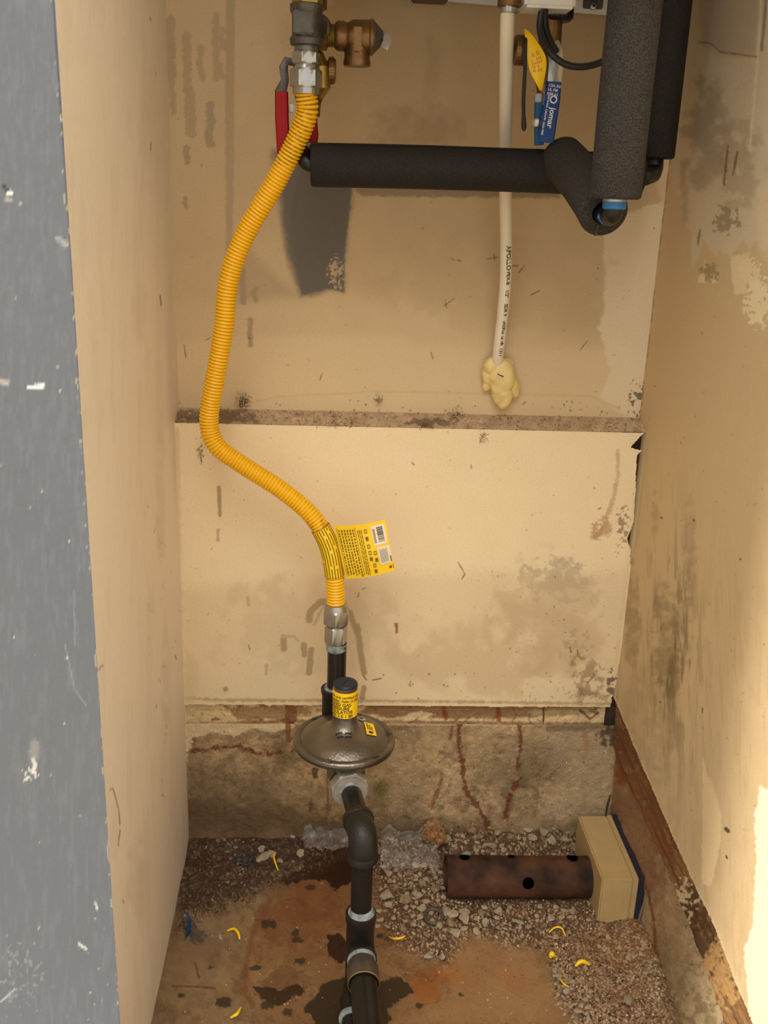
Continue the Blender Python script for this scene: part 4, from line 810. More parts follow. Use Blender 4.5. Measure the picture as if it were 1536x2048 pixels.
# pipes inside
el = at(1222, 432, Y=-.30)
wp = thing('hot_water_pipe', el, 'black elbow with blue ring showing between the two foam sleeves', 'pipe')
b = MB(); z1 = fC[0][2]; arc = [Vector((.283, -.262, el.z+.002)), Vector((.2845, -.280, el.z))] + [Vector((.2865, -.288-.012*sin(k*pi/16), el.z+.012*(1-cos(k*pi/16)))) for k in range(9)] + [Vector((.2865, -.30, z1+.004)), Vector((.2865, -.30, z1+.10))]
b.sweep(arc, .0104, 28); obj('elbow', b, M_blackp, wp, 60)
b = MB(); b.lathe((.2865, -.30, at(1222, 419, Y=-.31).z), (0, 0, 1), [(0, .0105), (.001, .0121), (.008, .0121), (.009, .0105)], 32); obj('blue_ring', b, M_bluer, wp, label='bright blue plastic ring')
b = MB(); b.lathe((.2865, -.30, at(1222, 404, Y=-.31).z), (0, 0, 1), [(0, .0105), (.0005, .0127), (.005, .0127), (.0055, .0105)], 32); b.box((.2835, -.3132, at(1222, 402, Y=-.31).z+.003), (.005, .003, .003)); obj('crimp_ring', b, M_steel, wp, label='steel crimp ring')
b = MB(); b.sweep([at(1201, 420, Y=-.283), at(1198, 434, Y=-.285), at(1206, 448, Y=-.287)], [.001, .0022, .001], 8); obj('blue_film', b, M_bluer, wp)
cw = thing('cold_water_pipe', at(612, 335, Y=-.12), 'black pipe elbow at the left end of the horizontal foam sleeve', 'pipe')
b = MB(); b.sweep(bez([at(609, 285, Y=-.095), at(607, 305, Y=-.105), at(610, 322, Y=-.118), at(625, 330, Y=-.12), at(660, 331, Y=-.12)], 8), .0088, 22); obj('elbow', b, M_blackp, cw, 60)
b = MB(); b.sweep([fH[-1]-Vector((.03, 0, 0)), fH[-1]+Vector((.004, 0, 0)), Vector((.383, -.10, fH[-1].z+.004)), Vector((.389, -.085, fD[0][2]-.012)), Vector((.389, -.08, fD[0][2]+.02))], .011, 20); tag(obj('corner_elbow', b, M_blackp), 'black pipe elbow under the back corner foam sleeve', 'pipe')

# ================================================================== WHITE TUBE AND FOAM BLOB
px_t = thing('white_water_tube', at(998, 735, Y=.03), 'white flexible plastic water tube with black print, going into the wall', 'tube')
pp = bez([at(1019, -45, Y=-.168), at(1014, 60, Y=-.15), at(1012, 180, Y=-.105), at(1011, 290, Y=-.065), at(1011, 400, Y=-.038), at(1012, 480, Y=-.02), at(1011, 560, Y=-.008), at(1004, 640, Y=.004), at(996, 710, Y=.014), at(992, 745, Y=.03)], 12)
b = MB(); b.sweep(pp, .0079, 24); pt_o = obj('tube', b, M_pex, px_t, 60)
b = MB(); zt = at(1017, 27, Y=-.16); b.lathe(zt, (0, 0, 1), [(0, .0085), (.0005, .0098), (.0085, .0098), (.009, .0085)], 30); b.box(zt+Vector((-.002, -.010, .004)), (.006, .002, .006)); obj('crimp_ring', b, M_steel, px_t)
b = MB(); b.lathe(at(1018, 16, Y=-.16), (0, 0, 1), [(0, .010), (.001, .013), (.008, .013), (.012, .009)], 24); obj('brass_adapter', b, M_brass, px_t)
arcl = [0]
for a_, c_ in zip(pp, pp[1:]): arcl.append(arcl[-1]+(c_-a_).length)
def on_tube(s_, v, ang0):
    i = max(0, min(len(pp)-2, int(np.searchsorted(arcl, s_))-1)); f_ = (s_-arcl[i])/max(1e-6, arcl[i+1]-arcl[i]); c = pp[i].lerp(pp[i+1], f_); t = (pp[i+1]-pp[i]).normalized()
    fr = Vector((0, -1, -.15)); fr = (fr-t*fr.dot(t)).normalized(); rt = t.cross(fr); rt = rt if rt.x > 0 else -rt; a = ang0+v/.0079
    return c+(rt*sin(a)+fr*cos(a))*.0084
ys = pixof(np.array([p[:] for p in pp]))[1]
def s_at(y): return float(np.interp(y, ys, arcl))
for (body, y0, sz, a0) in [('APOLLO', 488, .0088, -.05), ('PEX-B', 540, .0068, 0), ('1/2"', 576, .0068, 0), ('SDR 9', 604, .0066, 0), ('cNSFus', 638, .0062, 0), ('us rfh', 668, .006, 0), ('1311', 692, .006, 0)]:
    text_on('tube_print', body, sz, lambda u, v, y0=y0, a0=a0: on_tube(s_at(y0)+u, v, a0), M_ink, pt_o)
# spray foam plug
def blob(name, parts, m, seed=0, sub=4, amp=.003, fr=60):
    b = MB()
    for (c, sx, sy, sz, rz) in parts:
        bm = bmesh.new(); bmesh.ops.create_icosphere(bm, subdivisions=sub, radius=1); Rm = Matrix.Rotation(rz, 3, 'Y')
        vs = []
        for v in bm.verts:
            p = Rm @ Vector((v.co.x*sx, v.co.y*sy, v.co.z*sz)); n_ = v.co.normalized(); k = mnoise.fractal((Vector(c)+p)*fr+Vector((seed, 0, 0)), .8, 2, 4)
            vs.append(Vector(c)+p+(Rm @ n_)*amp*k)
        bm.verts.index_update(); b.add(vs, [[v.index for v in f.verts] for f in bm.faces]); bm.free()
    return b
g = lambda x, y, Y=YU: at(x, y, Y=Y)
b = blob('', [(g(1003, 755, .022), .019, .014, .028, -.1), (g(1006, 785, .024), .015, .012, .024, -.12), (g(985, 733, .022), .012, .010, .014, .3), (g(974, 768, .028), .007, .007, .010, .2), (g(1020, 760, .026), .011, .010, .028, -.35), (g(1004, 728, .026), .015, .010, .010, 0), (g(978, 745, .026), .009, .009, .020, .1)], M_foam, 3, 4, .0026, 55)
sf = tag(obj('spray_foam', b, mat('hardened expanding foam', (228, 204, 136), .45, 0, .1, 60, .15, 150), ang=75), 'yellowish lump of hardened spray foam where the white tube enters wall', 'spray foam')
b = MB(); b.sweep([g(995, 748, .004), g(1001, 751, .003), g(1007, 753, .004)], .0008, 6); tag(obj('pine_needle', b, M_ink), 'tiny dark needle stuck on the yellowish foam lump', 'plant debris')

# ================================================================== RISER, REGULATOR, GAS LINE
rp = thing('gas_riser', (X1+.002, -.10, .25), 'black gas riser pipe between hose nuts and regulator', 'pipe')
b = MB(); b.lathe((X1+.002, -.10, zq(1380)-.01), (0, 0, 1), [(0, .0132), (zq(1284)-zq(1380)+.01, .0132)], 32); obj('pipe', b, M_blk, rp)
b = MB(); b.lathe((X1+.001, -.10, zq(1300)), (0, 0, 1), [(0, .0133), (.002, .0142), (.006, .0139), (.010, .0146), (.0115, .0134)], 32); obj('thread_sealant', b, M_dope, rp)
ex, ez = X1, .256
b = MB(); zt_ = zq(1376); b.lathe((ex, -.10, ez+.02), (0, 0, 1), [(0, .0178), (zt_-ez-.030, .0178), (zt_-ez-.026, .0195), (zt_-ez-.020, .0197), (zt_-ez-.019, .0165), (zt_-ez-.021, .0135)], 36)
b.sweep(bez([(ex, -.10, ez+.03), (ex, -.10, ez+.012), (ex+.003, -.112, ez+.001), (ex+.006, -.125, ez)], 8), .0178, 28); obj('elbow', b, M_iron, rp)
b = MB(); b.lathe((ex, -.10, zt_-.004), (0, 0, 1), [(0, .0134), (.003, .0158), (.007, .0136)], 28); obj('thread_sealant', b, M_dope, rp)
# regulator
DX, DY, DZ = .0255, -.168, at(688, 1478, Y=-.168).z
rg = thing('gas_regulator', (DX, DY, .235), 'round aluminium gas pressure regulator with yellow label and dark cap', 'gas regulator')
RR = mm(102, (DX, DY, DZ))
b = MB(); b.lathe((DX, DY, DZ), (0, 0, 1), [(-.0062, RR*.80), (-.0062, RR*.985), (-.0030, RR), (-.0026, RR*.985), (-.0018, RR*.985), (-.0014, RR), (.0014, RR*.995), (.0030, RR*.97), (.0036, RR*.885), (.0030, RR*.865), (.0052, RR*.825), (.009, RR*.76), (.013, RR*.64), (.0165, RR*.48), (.0195, RR*.37), (.022, RR*.31), (.026, RR*.262), (.030, RR*.243), (.036, RR*.237), (.0365, RR*.2)], 96)
ds = obj('diaphragm_housing', b, M_cast, rg, 30)
b = MB(); b.lathe((DX, DY, DZ), (0, 0, 1), [(-.030, RR*.30), (-.022, RR*.36), (-.010, RR*.60), (-.0060, RR*.82)], 60); obj('lower_housing', b, M_cast, rg)
for k in range(6):
    an = k*pi/3+.18; b = MB(); c = Vector((DX+cos(an)*RR*.91, DY+sin(an)*RR*.91, DZ+.0036)); b.box(c, (.010, .0055, .003), Matrix.Rotation(an+pi/2, 3, 'Z'), .0012); obj('clamp_lug', b, M_cast, rg)
capR = mm(24.5, (DX, DY, .35)); zc0, zc1 = at(688, 1437, Y=DY-.0155).z, at(688, 1388, Y=DY-.0155).z
b = MB(); b.lathe((DX, DY, DZ+.036), (0, 0, 1), [(0, capR*.97), (zc1-DZ-.036, capR*.97), (zc1-DZ-.035, capR*1.0), (zc1-DZ-.0345+.0035, capR*1.0), (zc1-DZ-.030, capR*.9)], 48); obj('spring_tower', b, M_cast, rg)
b = MB(); b.lathe((DX, DY, zc0), (0, 0, 1), [(0, capR*.97), (0.0001, capR*1.03), (zc1-zc0-.0002, capR*1.03), (zc1-zc0, capR*.97)], 64); yl = obj('yellow_label', b, M_label, rg)
b = MB(); b.lathe((DX, DY, zc1+.0045), (0, 0, 1), [(0, capR*.97), (.003, capR*.99), (.0045, capR*.93), (.0047, capR*.4)], 48); cpo = obj('cap', b, M_navy, rg, label='dark blue slotted cap')
b = MB(); b.box((DX-.001, DY, zc1+.0094), (.0016, .014, .0006), Matrix.Rotation(-.5, 3, 'Z')); o = obj('cap_slot', b, M_ink, rg); o.parent = cpo
Rl = capR*1.065
def on_cap(u, v, z, a0): a = a0+u/Rl; return Vector((DX+sin(a)*Rl, DY-cos(a)*Rl, z+v))
for (body, z, sz, a0) in [('Use only certified with', .0415, .0050, -1.35), ('installer. Refer to instr.', .0355, .0050, -1.35), ('FIXED GAS', .0285, .0066, -1.35), ('PRESSURE', .0222, .0066, -1.30), ('REGULATOR', .0160, .0066, -1.55), ('MAX 2 E 1 80', .0095, .0064, -1.5)]:
    text_on('label_print', body, sz, lambda u, v, z=z, a0=a0: on_cap(u, v, zc0+(z-.0075)*(zc1-zc0)/.042, a0), M_ink, yl)
def dome_z(r_): return float(np.interp(r_/RR, [.237, .262, .31, .37, .48, .64, .76, .83, .86, .96], [.036, .026, .022, .0195, .0165, .013, .009, .0052, .0033, .0028]))
def on_dome(x, y, off=.0006):
    r_ = sqrt(x*x+y*y); return Vector((DX+x, DY+y, DZ+dome_z(r_)+off))
def dome_patch(name, cx, cy, w, h, rot, m, parent, off=.0006, n=6):
    b = MB(); c, s_ = cos(rot), sin(rot); vs = []
    for i in range(n+1):
        for j in range(n+1):
            a, d = (i/n-.5)*w, (j/n-.5)*h; vs.append(on_dome(cx+a*c-d*s_, cy+a*s_+d*c, off))
    b.add(vs, [(i*(n+1)+j, (i+1)*(n+1)+j, (i+1)*(n+1)+j+1, i*(n+1)+j+1) for i in range(n) for j in range(n)])
    o = bpy.data.objects.new(name, bpy.data.meshes.new(name)); o.data.from_pydata([tuple(v-WPOS[rg.name]) for v in b.v], [], b.f); o.data.materials.append(m); COL.objects.link(o); o.parent = parent; return o
sp_ = at(740, 1462, Z=DZ+.013); sx, sy = sp_.x-DX, sp_.y-DY
st = dome_patch('yellow_sticker', sx, sy, .0135, .030, .12, M_label, ds, .0012)
for k in range(3): dome_patch('sticker_print', sx-.0035+.003*k, sy+.003-.002*k, .0012, .015-.003*k, .12, M_ink, st, .0018, 2)
b = MB(); 
dome_patch('sticker_print', sx+.001, sy-.010, .006, .004, .12, M_ink, st, .0018, 2)
wp_ = at(722, 1441, Z=DZ+.016); wx, wy = wp_.x-DX, wp_.y-DY; w1 = dome_patch('warning_sticker', wx, wy, .0105, .0105, pi/4, M_wlabel, ds, .0016, 3); dome_patch('warning_print', wx, wy, .006, .006, pi/4, mat('dark red print', (90, 40, 40), .6), w1, .0022, 2)
for (x, y) in [(-.008, -.022), (-.006, -.027), (.005, -.022), (.005, -.027)]: dome_patch('cast_mark', x, y, .009, .0018, .1, M_ink, ds, .0010, 2)
# lower body and inlet hub
hd = Vector((.032, -.22, 0)).normalized(); bc_ = Vector((.0265, -.18, ez))
Rz = Matrix.Rotation(math.atan2(hd.x, -hd.y), 3, 'Z')
b = MB(); b.box(bc_+Vector((0, 0, .010)), (.046, .075, .040), Rz, .006); b.lathe(bc_-hd*.060, hd, [(0, .0195), (.012, .0205), (.030, .0205)], 36); obj('valve_body', b, M_cast, rg)
b = MB(); hb = bc_+hd*.034; b.hexnut(hb, hd, .016, .0262, .52, 8); b.lathe(hb+hd*.0155, hd, [(0, .0215), (.004, .0215), (.0045, .017)], 40); obj('inlet_hub', b, mat('pale cast zinc', (168, 162, 150), .5, .6, .2, 60, .35, 300), rg)

# inlet line
gl = thing('gas_inlet_line', (.05, -.315, 0), 'black iron gas line of elbow, pipe and tee rising from floor to regulator', 'pipe')
hub_end = hb+hd*.019; ec = Vector((.0455, -.308, ez-.002)); X2, Y2 = .0485, -.318
b = MB(); b.lathe(hub_end-hd*.004, hd, [(0, .0134), (.002, .0172), (.006, .0150), (.008, .0136)], 32); obj('thread_sealant', b, M_dope, gl)
b = MB(); b.sweep([hub_end-hd*.006, ec+Vector((0, .012, 0))], .0134, 32); obj('nipple', b, M_blk, gl)
zE = at(718, 1735, Y=Y2-.015).z
b = MB(); di = (ec-hub_end).normalized(); c0_ = at(716, 1642, Y=-.290); s0 = ec-di*.020
b.lathe(s0-di*.002, di, [(0, .0150), (.0005, .0196), (.006, .0200), (.008, .0186)], 40)
b.sweep(bez([s0+di*.004, s0+di*.014, Vector((X2-.001, Y2+.004, ez-.006)), Vector((X2, Y2-.001, ez-.020)), Vector((X2, Y2, ez-.032)), Vector((X2, Y2, zE+.008))], 8), .0180, 32)
b.lathe((X2, Y2, zE), (0, 0, 1), [(0, .0150), (.0004, .0192), (.008, .0196), (.011, .0182)], 40); obj('elbow', b, M_iron, gl, 50)
zt0 = at(722, 1838, Y=Y2-.013).z; b = MB(); b.lathe((X2, Y2, zt0-.01), (0, 0, 1), [(0, .0134), (zE-zt0+.014, .0134)], 32); obj('pipe', b, mat('scuffed black pipe', (28, 24, 21), .4, .3, .4, 30, .2, 200), gl)
b = MB(); b.lathe((X2+.0005, Y2, zt0-.003), (0, 0, 1), [(0, .0182), (.001, .0178), (.005, .0160), (.009, .0140), (.010, .0135)], 32); obj('thread_sealant', b, M_dope, gl)
zc2 = at(726, 1905, Y=Y2-.018).z
b = MB(); tz0 = max(.012, zt0-.075); tc_ = (zt0-.030)
b.lathe((X2, Y2, .012), (0, 0, 1), [(0, .0195), (.008, .0198), (.010, .0180), (zt0-.012-.014, .0180), (zt0-.012-.012, .0194), (zt0-.012-.001, .0196), (zt0-.012, .0160)], 40)
bz = at(729, 1925, Y=-.350).z; bd = Vector((.045, -1, 0)).normalized(); bo = Vector((X2, Y2, bz)); b.lathe(bo, bd, [(0, .0182), (.020, .0182), (.022, .0196), (.028, .0198), (.029, .0165)], 40); obj('tee', b, M_iron, gl)
b = MB(); b.lathe(bo+bd*.027, bd, [(0, .0185), (.002, .0182), (.007, .0168), (.008, .0150)], 32); obj('thread_sealant', b, M_dope, gl)
b = MB(); b.lathe(bo+bd*.033, bd, [(0, .0160), (.001, .0172), (.006, .0182), (.010, .0192), (.012, .0200), (.034, .0200), (.0345, .0192), (.030, .0172)], 48); obj('coupling', b, mat('grey coupling', (98, 88, 78), .42, .6, .2, 40, .2, 200), gl)
b = MB(); ring = [bo+bd*.0678+Vector((cos(a)*.0193, 0, sin(a)*.0193)) for a in [2*pi*k/48 for k in range(49)]]; b.sweep(ring, .0007, 6, cap=False); obj('rim_glint', b, M_ybrass, gl)  # yellow ring put in as the glint on the coupling's rim
b = MB(); b.sweep([bo+bd*.062, bo+bd*.12, bo+bd*.40], .0167, 36); obj('supply_pipe', b, M_blk, gl)
lp = at(706, 2030, Y=-.36); b = MB(); b.sweep([Vector((X2-.012, -.335, .016)), Vector((X2-.010, -.36, .015)), Vector((X2-.003, -.60, .015))], .0125, 24)
obj('lower_pipe', b, M_blk, gl); b = MB(); b.lathe(Vector((X2-.0105, -.362, .0155)), (.03, -1, 0), [(0, .0135), (.001, .0155), (.006, .0158), (.008, .013)], 28); obj('lower_collar', b, M_dope, gl)

# ================================================================== RUSTY PIPE, BOX
rc0, rc1 = Vector((.1825, -.122, .036)), Vector((.404, -.122, .034)); Rp = .0302
gp = thing('rusty_pipe', rc0-Vector((0, 0, .03)), 'short rusty steel pipe with drilled holes lying on the rubble', 'pipe')
b = MB(); ns, nc = 60, 64; u0 = (rc1-rc0).normalized(); uy = Vector((0, 1, 0)); uz = Vector((0, 0, 1)); vs = []
HO = [(.1185, .36, .0088), (.027, 1.72, .0080), (.190, 1.72, .0090), (.098, 1.80, .005)]   # distance along, angle up from front, radius
hset = set()
for i in range(ns+1):
    for k in range(nc):
        a = 2*pi*k/nc; s_ = (rc1-rc0).length*i/ns; rr_ = Rp*(1+.012*mnoise.noise(Vector((s_*40, cos(a)*1.5, sin(a)*1.5))))
        vs.append(rc0+u0*s_+(uy*-cos(a)+uz*sin(a))*rr_)
fs = [(i*nc+k, i*nc+(k+1) % nc, (i+1)*nc+(k+1) % nc, (i+1)*nc+k) for i in range(ns) for k in range(nc)]
inner = [p for p in vs]; cen = [rc0+u0*((rc1-rc0).length*i/ns) for i in range(ns+1)]
vin = [cen[i]+(vs[i*nc+k]-cen[i])*.90 for i in range(ns+1) for k in range(nc)]
o2 = len(vs); fin = [tuple(j+o2 for j in f[::-1]) for f in fs]; end = [(k, k+o2, (k+1) % nc+o2, (k+1) % nc) for k in range(nc)]
b.add(vs+vin, fs+fin+end); obj('pipe_wall', b, M_rust, gp, 60)
M_hole = mat('hole shade', (2, 2, 2), 1, spec=0)  # flat black discs stand in for the shade inside the drilled holes
for (s_, a, hr) in HO:
    nn = uy*-cos(a)+uz*sin(a); tt = uy*sin(a)+uz*cos(a); c = rc0+u0*s_; b = MB(); vs2 = []
    for lv, (k1, rr_) in enumerate([(0, hr*1.12), (0, hr), (1, hr*.97)]):
        for k in range(24):
            an = 2*pi*k/24; d1, d2 = cos(an)*rr_, sin(an)*rr_; aa = a+d2/Rp
            rad_ = Rp+.0013; vs2.append(c+u0*d1+(uy*-cos(aa)+uz*sin(aa))*rad_)
    b.add(vs2[48:], [tuple(range(24))]); obj('hole_disc', b, M_hole, gp)
bx = thing('junction_box', (.43, -.11, 0), 'beige plastic junction box fixed to the right foundation wall', 'box')
x0_, x1_ = .3985, .452; y0_, y1_ = -.187, -.036; zt_ = .0815
b = MB(); b.box(((x0_+x1_)/2-.004, (y0_+y1_)/2, zt_/2+.001), (x1_-x0_-.008, y1_-y0_, zt_-.002), bev=.0022); obj('cover', b, M_beige, bx)
b = MB(); b.box((x1_-.004, (y0_+y1_)/2, zt_/2+.001), (.0085, y1_-y0_+.0012, zt_-.0006), bev=.0012); obj('back_plate', b, M_beige, bx)
b = MB(); b.box((x1_+.0035, (y0_+y1_)/2-.002, zt_/2+.002), (.009, y1_-y0_+.006, zt_+.003), bev=.002); obj('gasket', b, mat('dark rubber gasket', (36, 38, 50), .6), bx, label='dark rubber gasket')
b = MB(); pth = [Vector((x1_+.010, y1_+.002, zt_+.004)), Vector((x1_+.011, (y0_+y1_)/2, zt_+.005)), Vector((x1_+.010, y0_-.006, zt_+.002)), Vector((x1_+.007, y0_-.006, .03)), Vector((x1_+.004, y0_-.005, .004))]; b.sweep(bez(pth, 6), .0018, 8); obj('silicone_bead', b, mat('grey silicone', (120, 112, 100), .6), bx)

# ================================================================== SMALL THINGS AND RUBBLE
def stone_mesh(seed, sub=2):
    q_ = random.Random(seed); bm = bmesh.new(); bmesh.ops.create_icosphere(bm, subdivisions=sub, radius=1); pl = [(Vector((q_.gauss(0, 1), q_.gauss(0, 1), q_.gauss(0, 1))).normalized(), q_.uniform(.42, .82)) for _ in range(11)]
    vs = []
    for v in bm.verts:
        p = v.co.copy()
        for n_, d_ in pl:
            k = p.dot(n_)
            if k > d_: p -= n_*(k-d_)
        vs.append(p*(1+.10*mnoise.noise(v.co*2.2+Vector((seed, 0, 0)))))
    bm.verts.index_update(); fs = [[v.index for v in f.verts] for f in bm.faces]; bm.free(); return vs, fs
protos = []
for k in range(10):
    vs, fs = stone_mesh(k+3); me = bpy.data.meshes.new('stone'); me.from_pydata([tuple(v) for v in vs], [], fs); me.materials.append(M_stone if k < 7 else M_stone2)
    me.polygons.foreach_set('use_smooth', [True]*len(me.polygons)); me.set_sharp_from_angle(angle=radians(18)); protos.append(me)
placed = []
def stone(x, y, wpx, label, group=None, k=None, flat=.7, lift=0, asp=None):
    p = at(x, y, Z=.006); h = fh(p.x, p.y); s_ = mm(wpx, p)/2; me = protos[random.randrange(10) if k is None else k]
    o = bpy.data.objects.new('stone', me); COL.objects.link(o); a_ = asp or random.uniform(.6, 1.0); o.scale = (s_*1.1, s_*1.1*a_, s_*1.1*a_*flat)
    o.rotation_euler = (random.uniform(-.3, .3), random.uniform(-.3, .3), random.uniform(0, 6.3)); o.location = (p.x, p.y, h+s_*a_*flat*.55+lift); tag(o, label, 'stone', group); placed.append((x, y, wpx)); return o
for args in [(857, 1914, 26, 'large pale stone at the front tip of the rubble, beside a white chip'), (884, 1917, 17, 'small whitish chip just right of the large front stone'), (892, 1832, 30, 'pale tan stone left of a twin, in front of the rusty pipe end'), (903, 1843, 27, 'whitish angular stone touching the tan one before the rusty pipe'),
             (927, 1830, 24, 'tan stone right of the pair in front of the rusty pipe'), (953, 1862, 22, 'upright pale stone at the lower edge of the middle rubble'), (1216, 1877, 18, 'round pale pebble below the beige box'), (775, 1800, 34, 'large pale stone right of the vertical black pipe'), (836, 1798, 26, 'long pale stone left of the rusty pipe mouth'),
             (873, 1690, 24, 'pale stone beside the crumpled plastic film'), (975, 1680, 34, 'tallest pale stone leaning on the back foundation'), (1045, 1669, 22, 'pale stone by the back foundation, left of the beige box'), (983, 1706, 24, 'pale stone just behind the rusty pipe middle'), (830, 1741, 20, 'tan stone below the clear plastic film'),
             (524, 1708, 24, 'pale chunk in the back left dirt, behind the yellow curl'), (560, 1726, 20, 'tan chunk right of the yellow curl at back left'), (528, 1722, 36, 'long flat pale chunk left of the yellow curl'), (586, 1686, 16, 'white chip against the back foundation, left side'), (602, 1716, 22, 'grey-tan clod at the edge of the dark puddle'),
             (441, 1869, 14, 'lone white chip left of the yellow curl on bare floor'), (1113, 1952, 22, 'white stone at the left edge of the right rubble strip'), (1133, 1985, 18, 'white stone in the right strip beside the yellow strand'), (1255, 2008, 26, 'large white stone in the bottom right rubble'), (1312, 2028, 16, 'white chip at the foot of the right foundation'),
             (1177, 1995, 13, 'round white pebble in the bottom right dirt'), (1040, 1850, 20, 'pale stone below the rusty pipe middle'), (862, 1833, 20, 'grey stone inside the dark rubber ring'), (545, 1716, 20, 'brownish chunk leaning on pale chunks at back left')]:
    stone(args[0], args[1], args[2], args[3], k=random.randrange(7))
def inside(x, y, P_):
    c = False; n = len(P_)
    for i in range(n):
        ax, ay = P_[i]; bx_, by_ = P_[(i+1) % n]
        if (ay > y) != (by_ > y) and x < (bx_-ax)*(y-ay)/(by_-ay)+ax: c = not c
    return c
REG = [([(375, 1695), (600, 1682), (690, 1695), (600, 1735), (450, 1790), (372, 1840)], 34, (6, 13), 'small stone chip in the dark dirt at the back left', 'chips in the back left dirt', (7, 10)),
       ([(762, 1735), (800, 1740), (888, 1735), (888, 1812), (950, 1850), (940, 1880), (880, 1890), (800, 1868), (755, 1850)], 68, (12, 30), 'stone chip in the rubble between black pipe and rusty pipe', 'chips between the pipes', (0, 10)),
       ([(890, 1672), (1150, 1665), (1165, 1715), (900, 1722)], 52, (10, 27), 'pale stone chip in the strip behind the rusty pipe', 'chips behind the rusty pipe', (0, 8)),
       ([(905, 1818), (1170, 1815), (1185, 1850), (1110, 1885), (1000, 1868), (930, 1850)], 38, (9, 21), 'stone chip in the strip in front of the rusty pipe', 'chips in front of the rusty pipe', (0, 9)),
       ([(1095, 1920), (1130, 1930), (1180, 2000), (1230, 2045), (1130, 2045), (1110, 1990)], 30, (9, 20), 'pale stone chip along the left edge of the right strip', 'chips edging the right strip', (0, 6)),
       ([(1130, 1890), (1300, 1880), (1325, 2040), (1200, 2040), (1140, 1960)], 50, (7, 17), 'pale stone chip in the dirt along the right foundation', 'chips along the right foundation', (0, 8))]
for (P_, n, sz, lb, gr_, kk) in REG:
    xs = [p[0] for p in P_]; ys_ = [p[1] for p in P_]; c = 0; tries = 0
    while c < n and tries < 9000:
        tries += 1; x, y = random.uniform(min(xs), max(xs)), random.uniform(min(ys_), max(ys_)); w = sz[0]+(sz[1]-sz[0])*random.random()**1.8
        if not inside(x, y, P_) or any((x-a)**2+((y-b_)*1.6)**2 < (.42*(w+c_))**2 for a, b_, c_ in placed): continue
        stone(x, y, w, lb, gr_, k=random.randrange(*kk)); c += 1
# grit: uncountable crumbs
def grit(name, polys, n, s0, s1, m, label):
    q_ = random.Random(len(polys)+n); vs = []; fs = []
    for (P_, wgt) in polys:
        xs = [p[0] for p in P_]; ys_ = [p[1] for p in P_]; c = 0
        while c < n*wgt:
            x, y = q_.uniform(min(xs), max(xs)), q_.uniform(min(ys_), max(ys_))
            if not inside(x, y, P_) or mnoise.noise(Vector((x/38, y/26, 3))) < q_.uniform(-.25, .3) or inside(x, y, [(1190, 1862), (1300, 1862), (1315, 1935), (1230, 1945), (1150, 1900)]) and q_.random() < .85: continue
            c += 1; p = at(x, y, Z=.004); s_ = s0+(s1-s0)*q_.random()**3; z = fh(p.x, p.y)+s_*.3; o_ = len(vs)
            R = Matrix.Rotation(q_.uniform(0, 6.3), 3, Vector((q_.gauss(0, 1), q_.gauss(0, 1), q_.gauss(0, 1))).normalized())
            for d in ((1, 0, 0), (-.8, .3, 0), (0, .9, .2), (.1, -.8, 0), (0, 0, .8), (0, .1, -.8)): vs.append(Vector((p.x, p.y, z))+(R @ Vector(d))*s_)
            fs += [tuple(i+o_ for i in f) for f in ((0, 2, 4), (2, 1, 4), (1, 3, 4), (3, 0, 4), (2, 0, 5), (1, 2, 5), (3, 1, 5), (0, 3, 5))]
    b = MB(); b.v = vs; b.f = fs; o = obj(name, b, m, ang=None); tag(o, label, 'gravel', kind='stuff'); return o
PL = [(HEAPS[0][0], .25), (HEAPS[1][0], .25), (HEAPS[2][0], .22), (HEAPS[3][0], .2), ([(1090, 1890), (1320, 1860), (1330, 2050), (1150, 2050)], .4)]
PL2 = [(PL[0][0], .12), (PL[1][0], .3), (PL[2][0], .3), (PL[3][0], .25), (PL[4][0], .45)]
grit('pale_grit', PL2, 1500, .0005, .0026, mat('pale grit', (190, 168, 136), .9, 0, .25, 200), 'fine pale grit and dust scattered between the stones')
grit('dark_grit', [(HEAPS[0][0], .6), (HEAPS[1][0], .25), (HEAPS[2][0], .2), (HEAPS[3][0], .25), (HEAPS[4][0], .3)], 1500, .0006, .0030, mat('dark soil crumbs', (70, 48, 34), .95, 0, .3, 200), 'dark soil crumbs and leaf bits among the rubble')
# yellow trimmings
M_shav = mat('yellow shaving', (246, 200, 30), .4, 0, .08, 60)
def curl(pts, w, label, th=.0010):
    P_ = []
    for x, y in pts:
        p = at(x, y, Z=.006); p.z = fh(p.x, p.y)+.003; P_.append(p)
    P_ = bez(P_, 6); n = len(P_); b = MB(); W_ = [mm(w, P_[0])/2*(.5+.5*sin(pi*(i+.4)/n)) for i in range(n)]
    for i in range(n): P_[i].z += .004*sin(pi*i/n)
    b.sweep(P_, W_, 8); tag(obj('plastic_shaving', b, M_shav, ang=60), label, 'plastic trimming', None)
curl([(551, 1713), (548, 1728), (556, 1747)], 4, 'curved yellow shaving standing in the back left dirt')
curl([(455, 1858), (468, 1858), (477, 1868), (479, 1876)], 6, 'bent yellow shaving on the bare floor at left')
curl([(461, 2032), (474, 2029), (482, 2013)], 7, 'thick yellow shaving at the bottom left of the floor')
curl([(779, 1875), (788, 1884), (801, 1885), (810, 1880)], 5, 'yellow crescent shaving right of the black tee')
curl([(1097, 1872), (1108, 1866), (1122, 1867), (1130, 1878)], 4, 'thin yellow arc shaving in front of the rusty pipe')
curl([(1150, 1937), (1162, 1933), (1178, 1934)], 9, 'thick straight yellow shaving in the right rubble')
curl([(1119, 1956), (1121, 1970), (1130, 1979), (1137, 1980)], 3, 'thin yellow strand hooked at the edge of the right rubble')
curl([(1100, 1917), (1103, 1916), (1107, 1917)], 12, 'yellow dot-like crumb above the thick straight shaving')
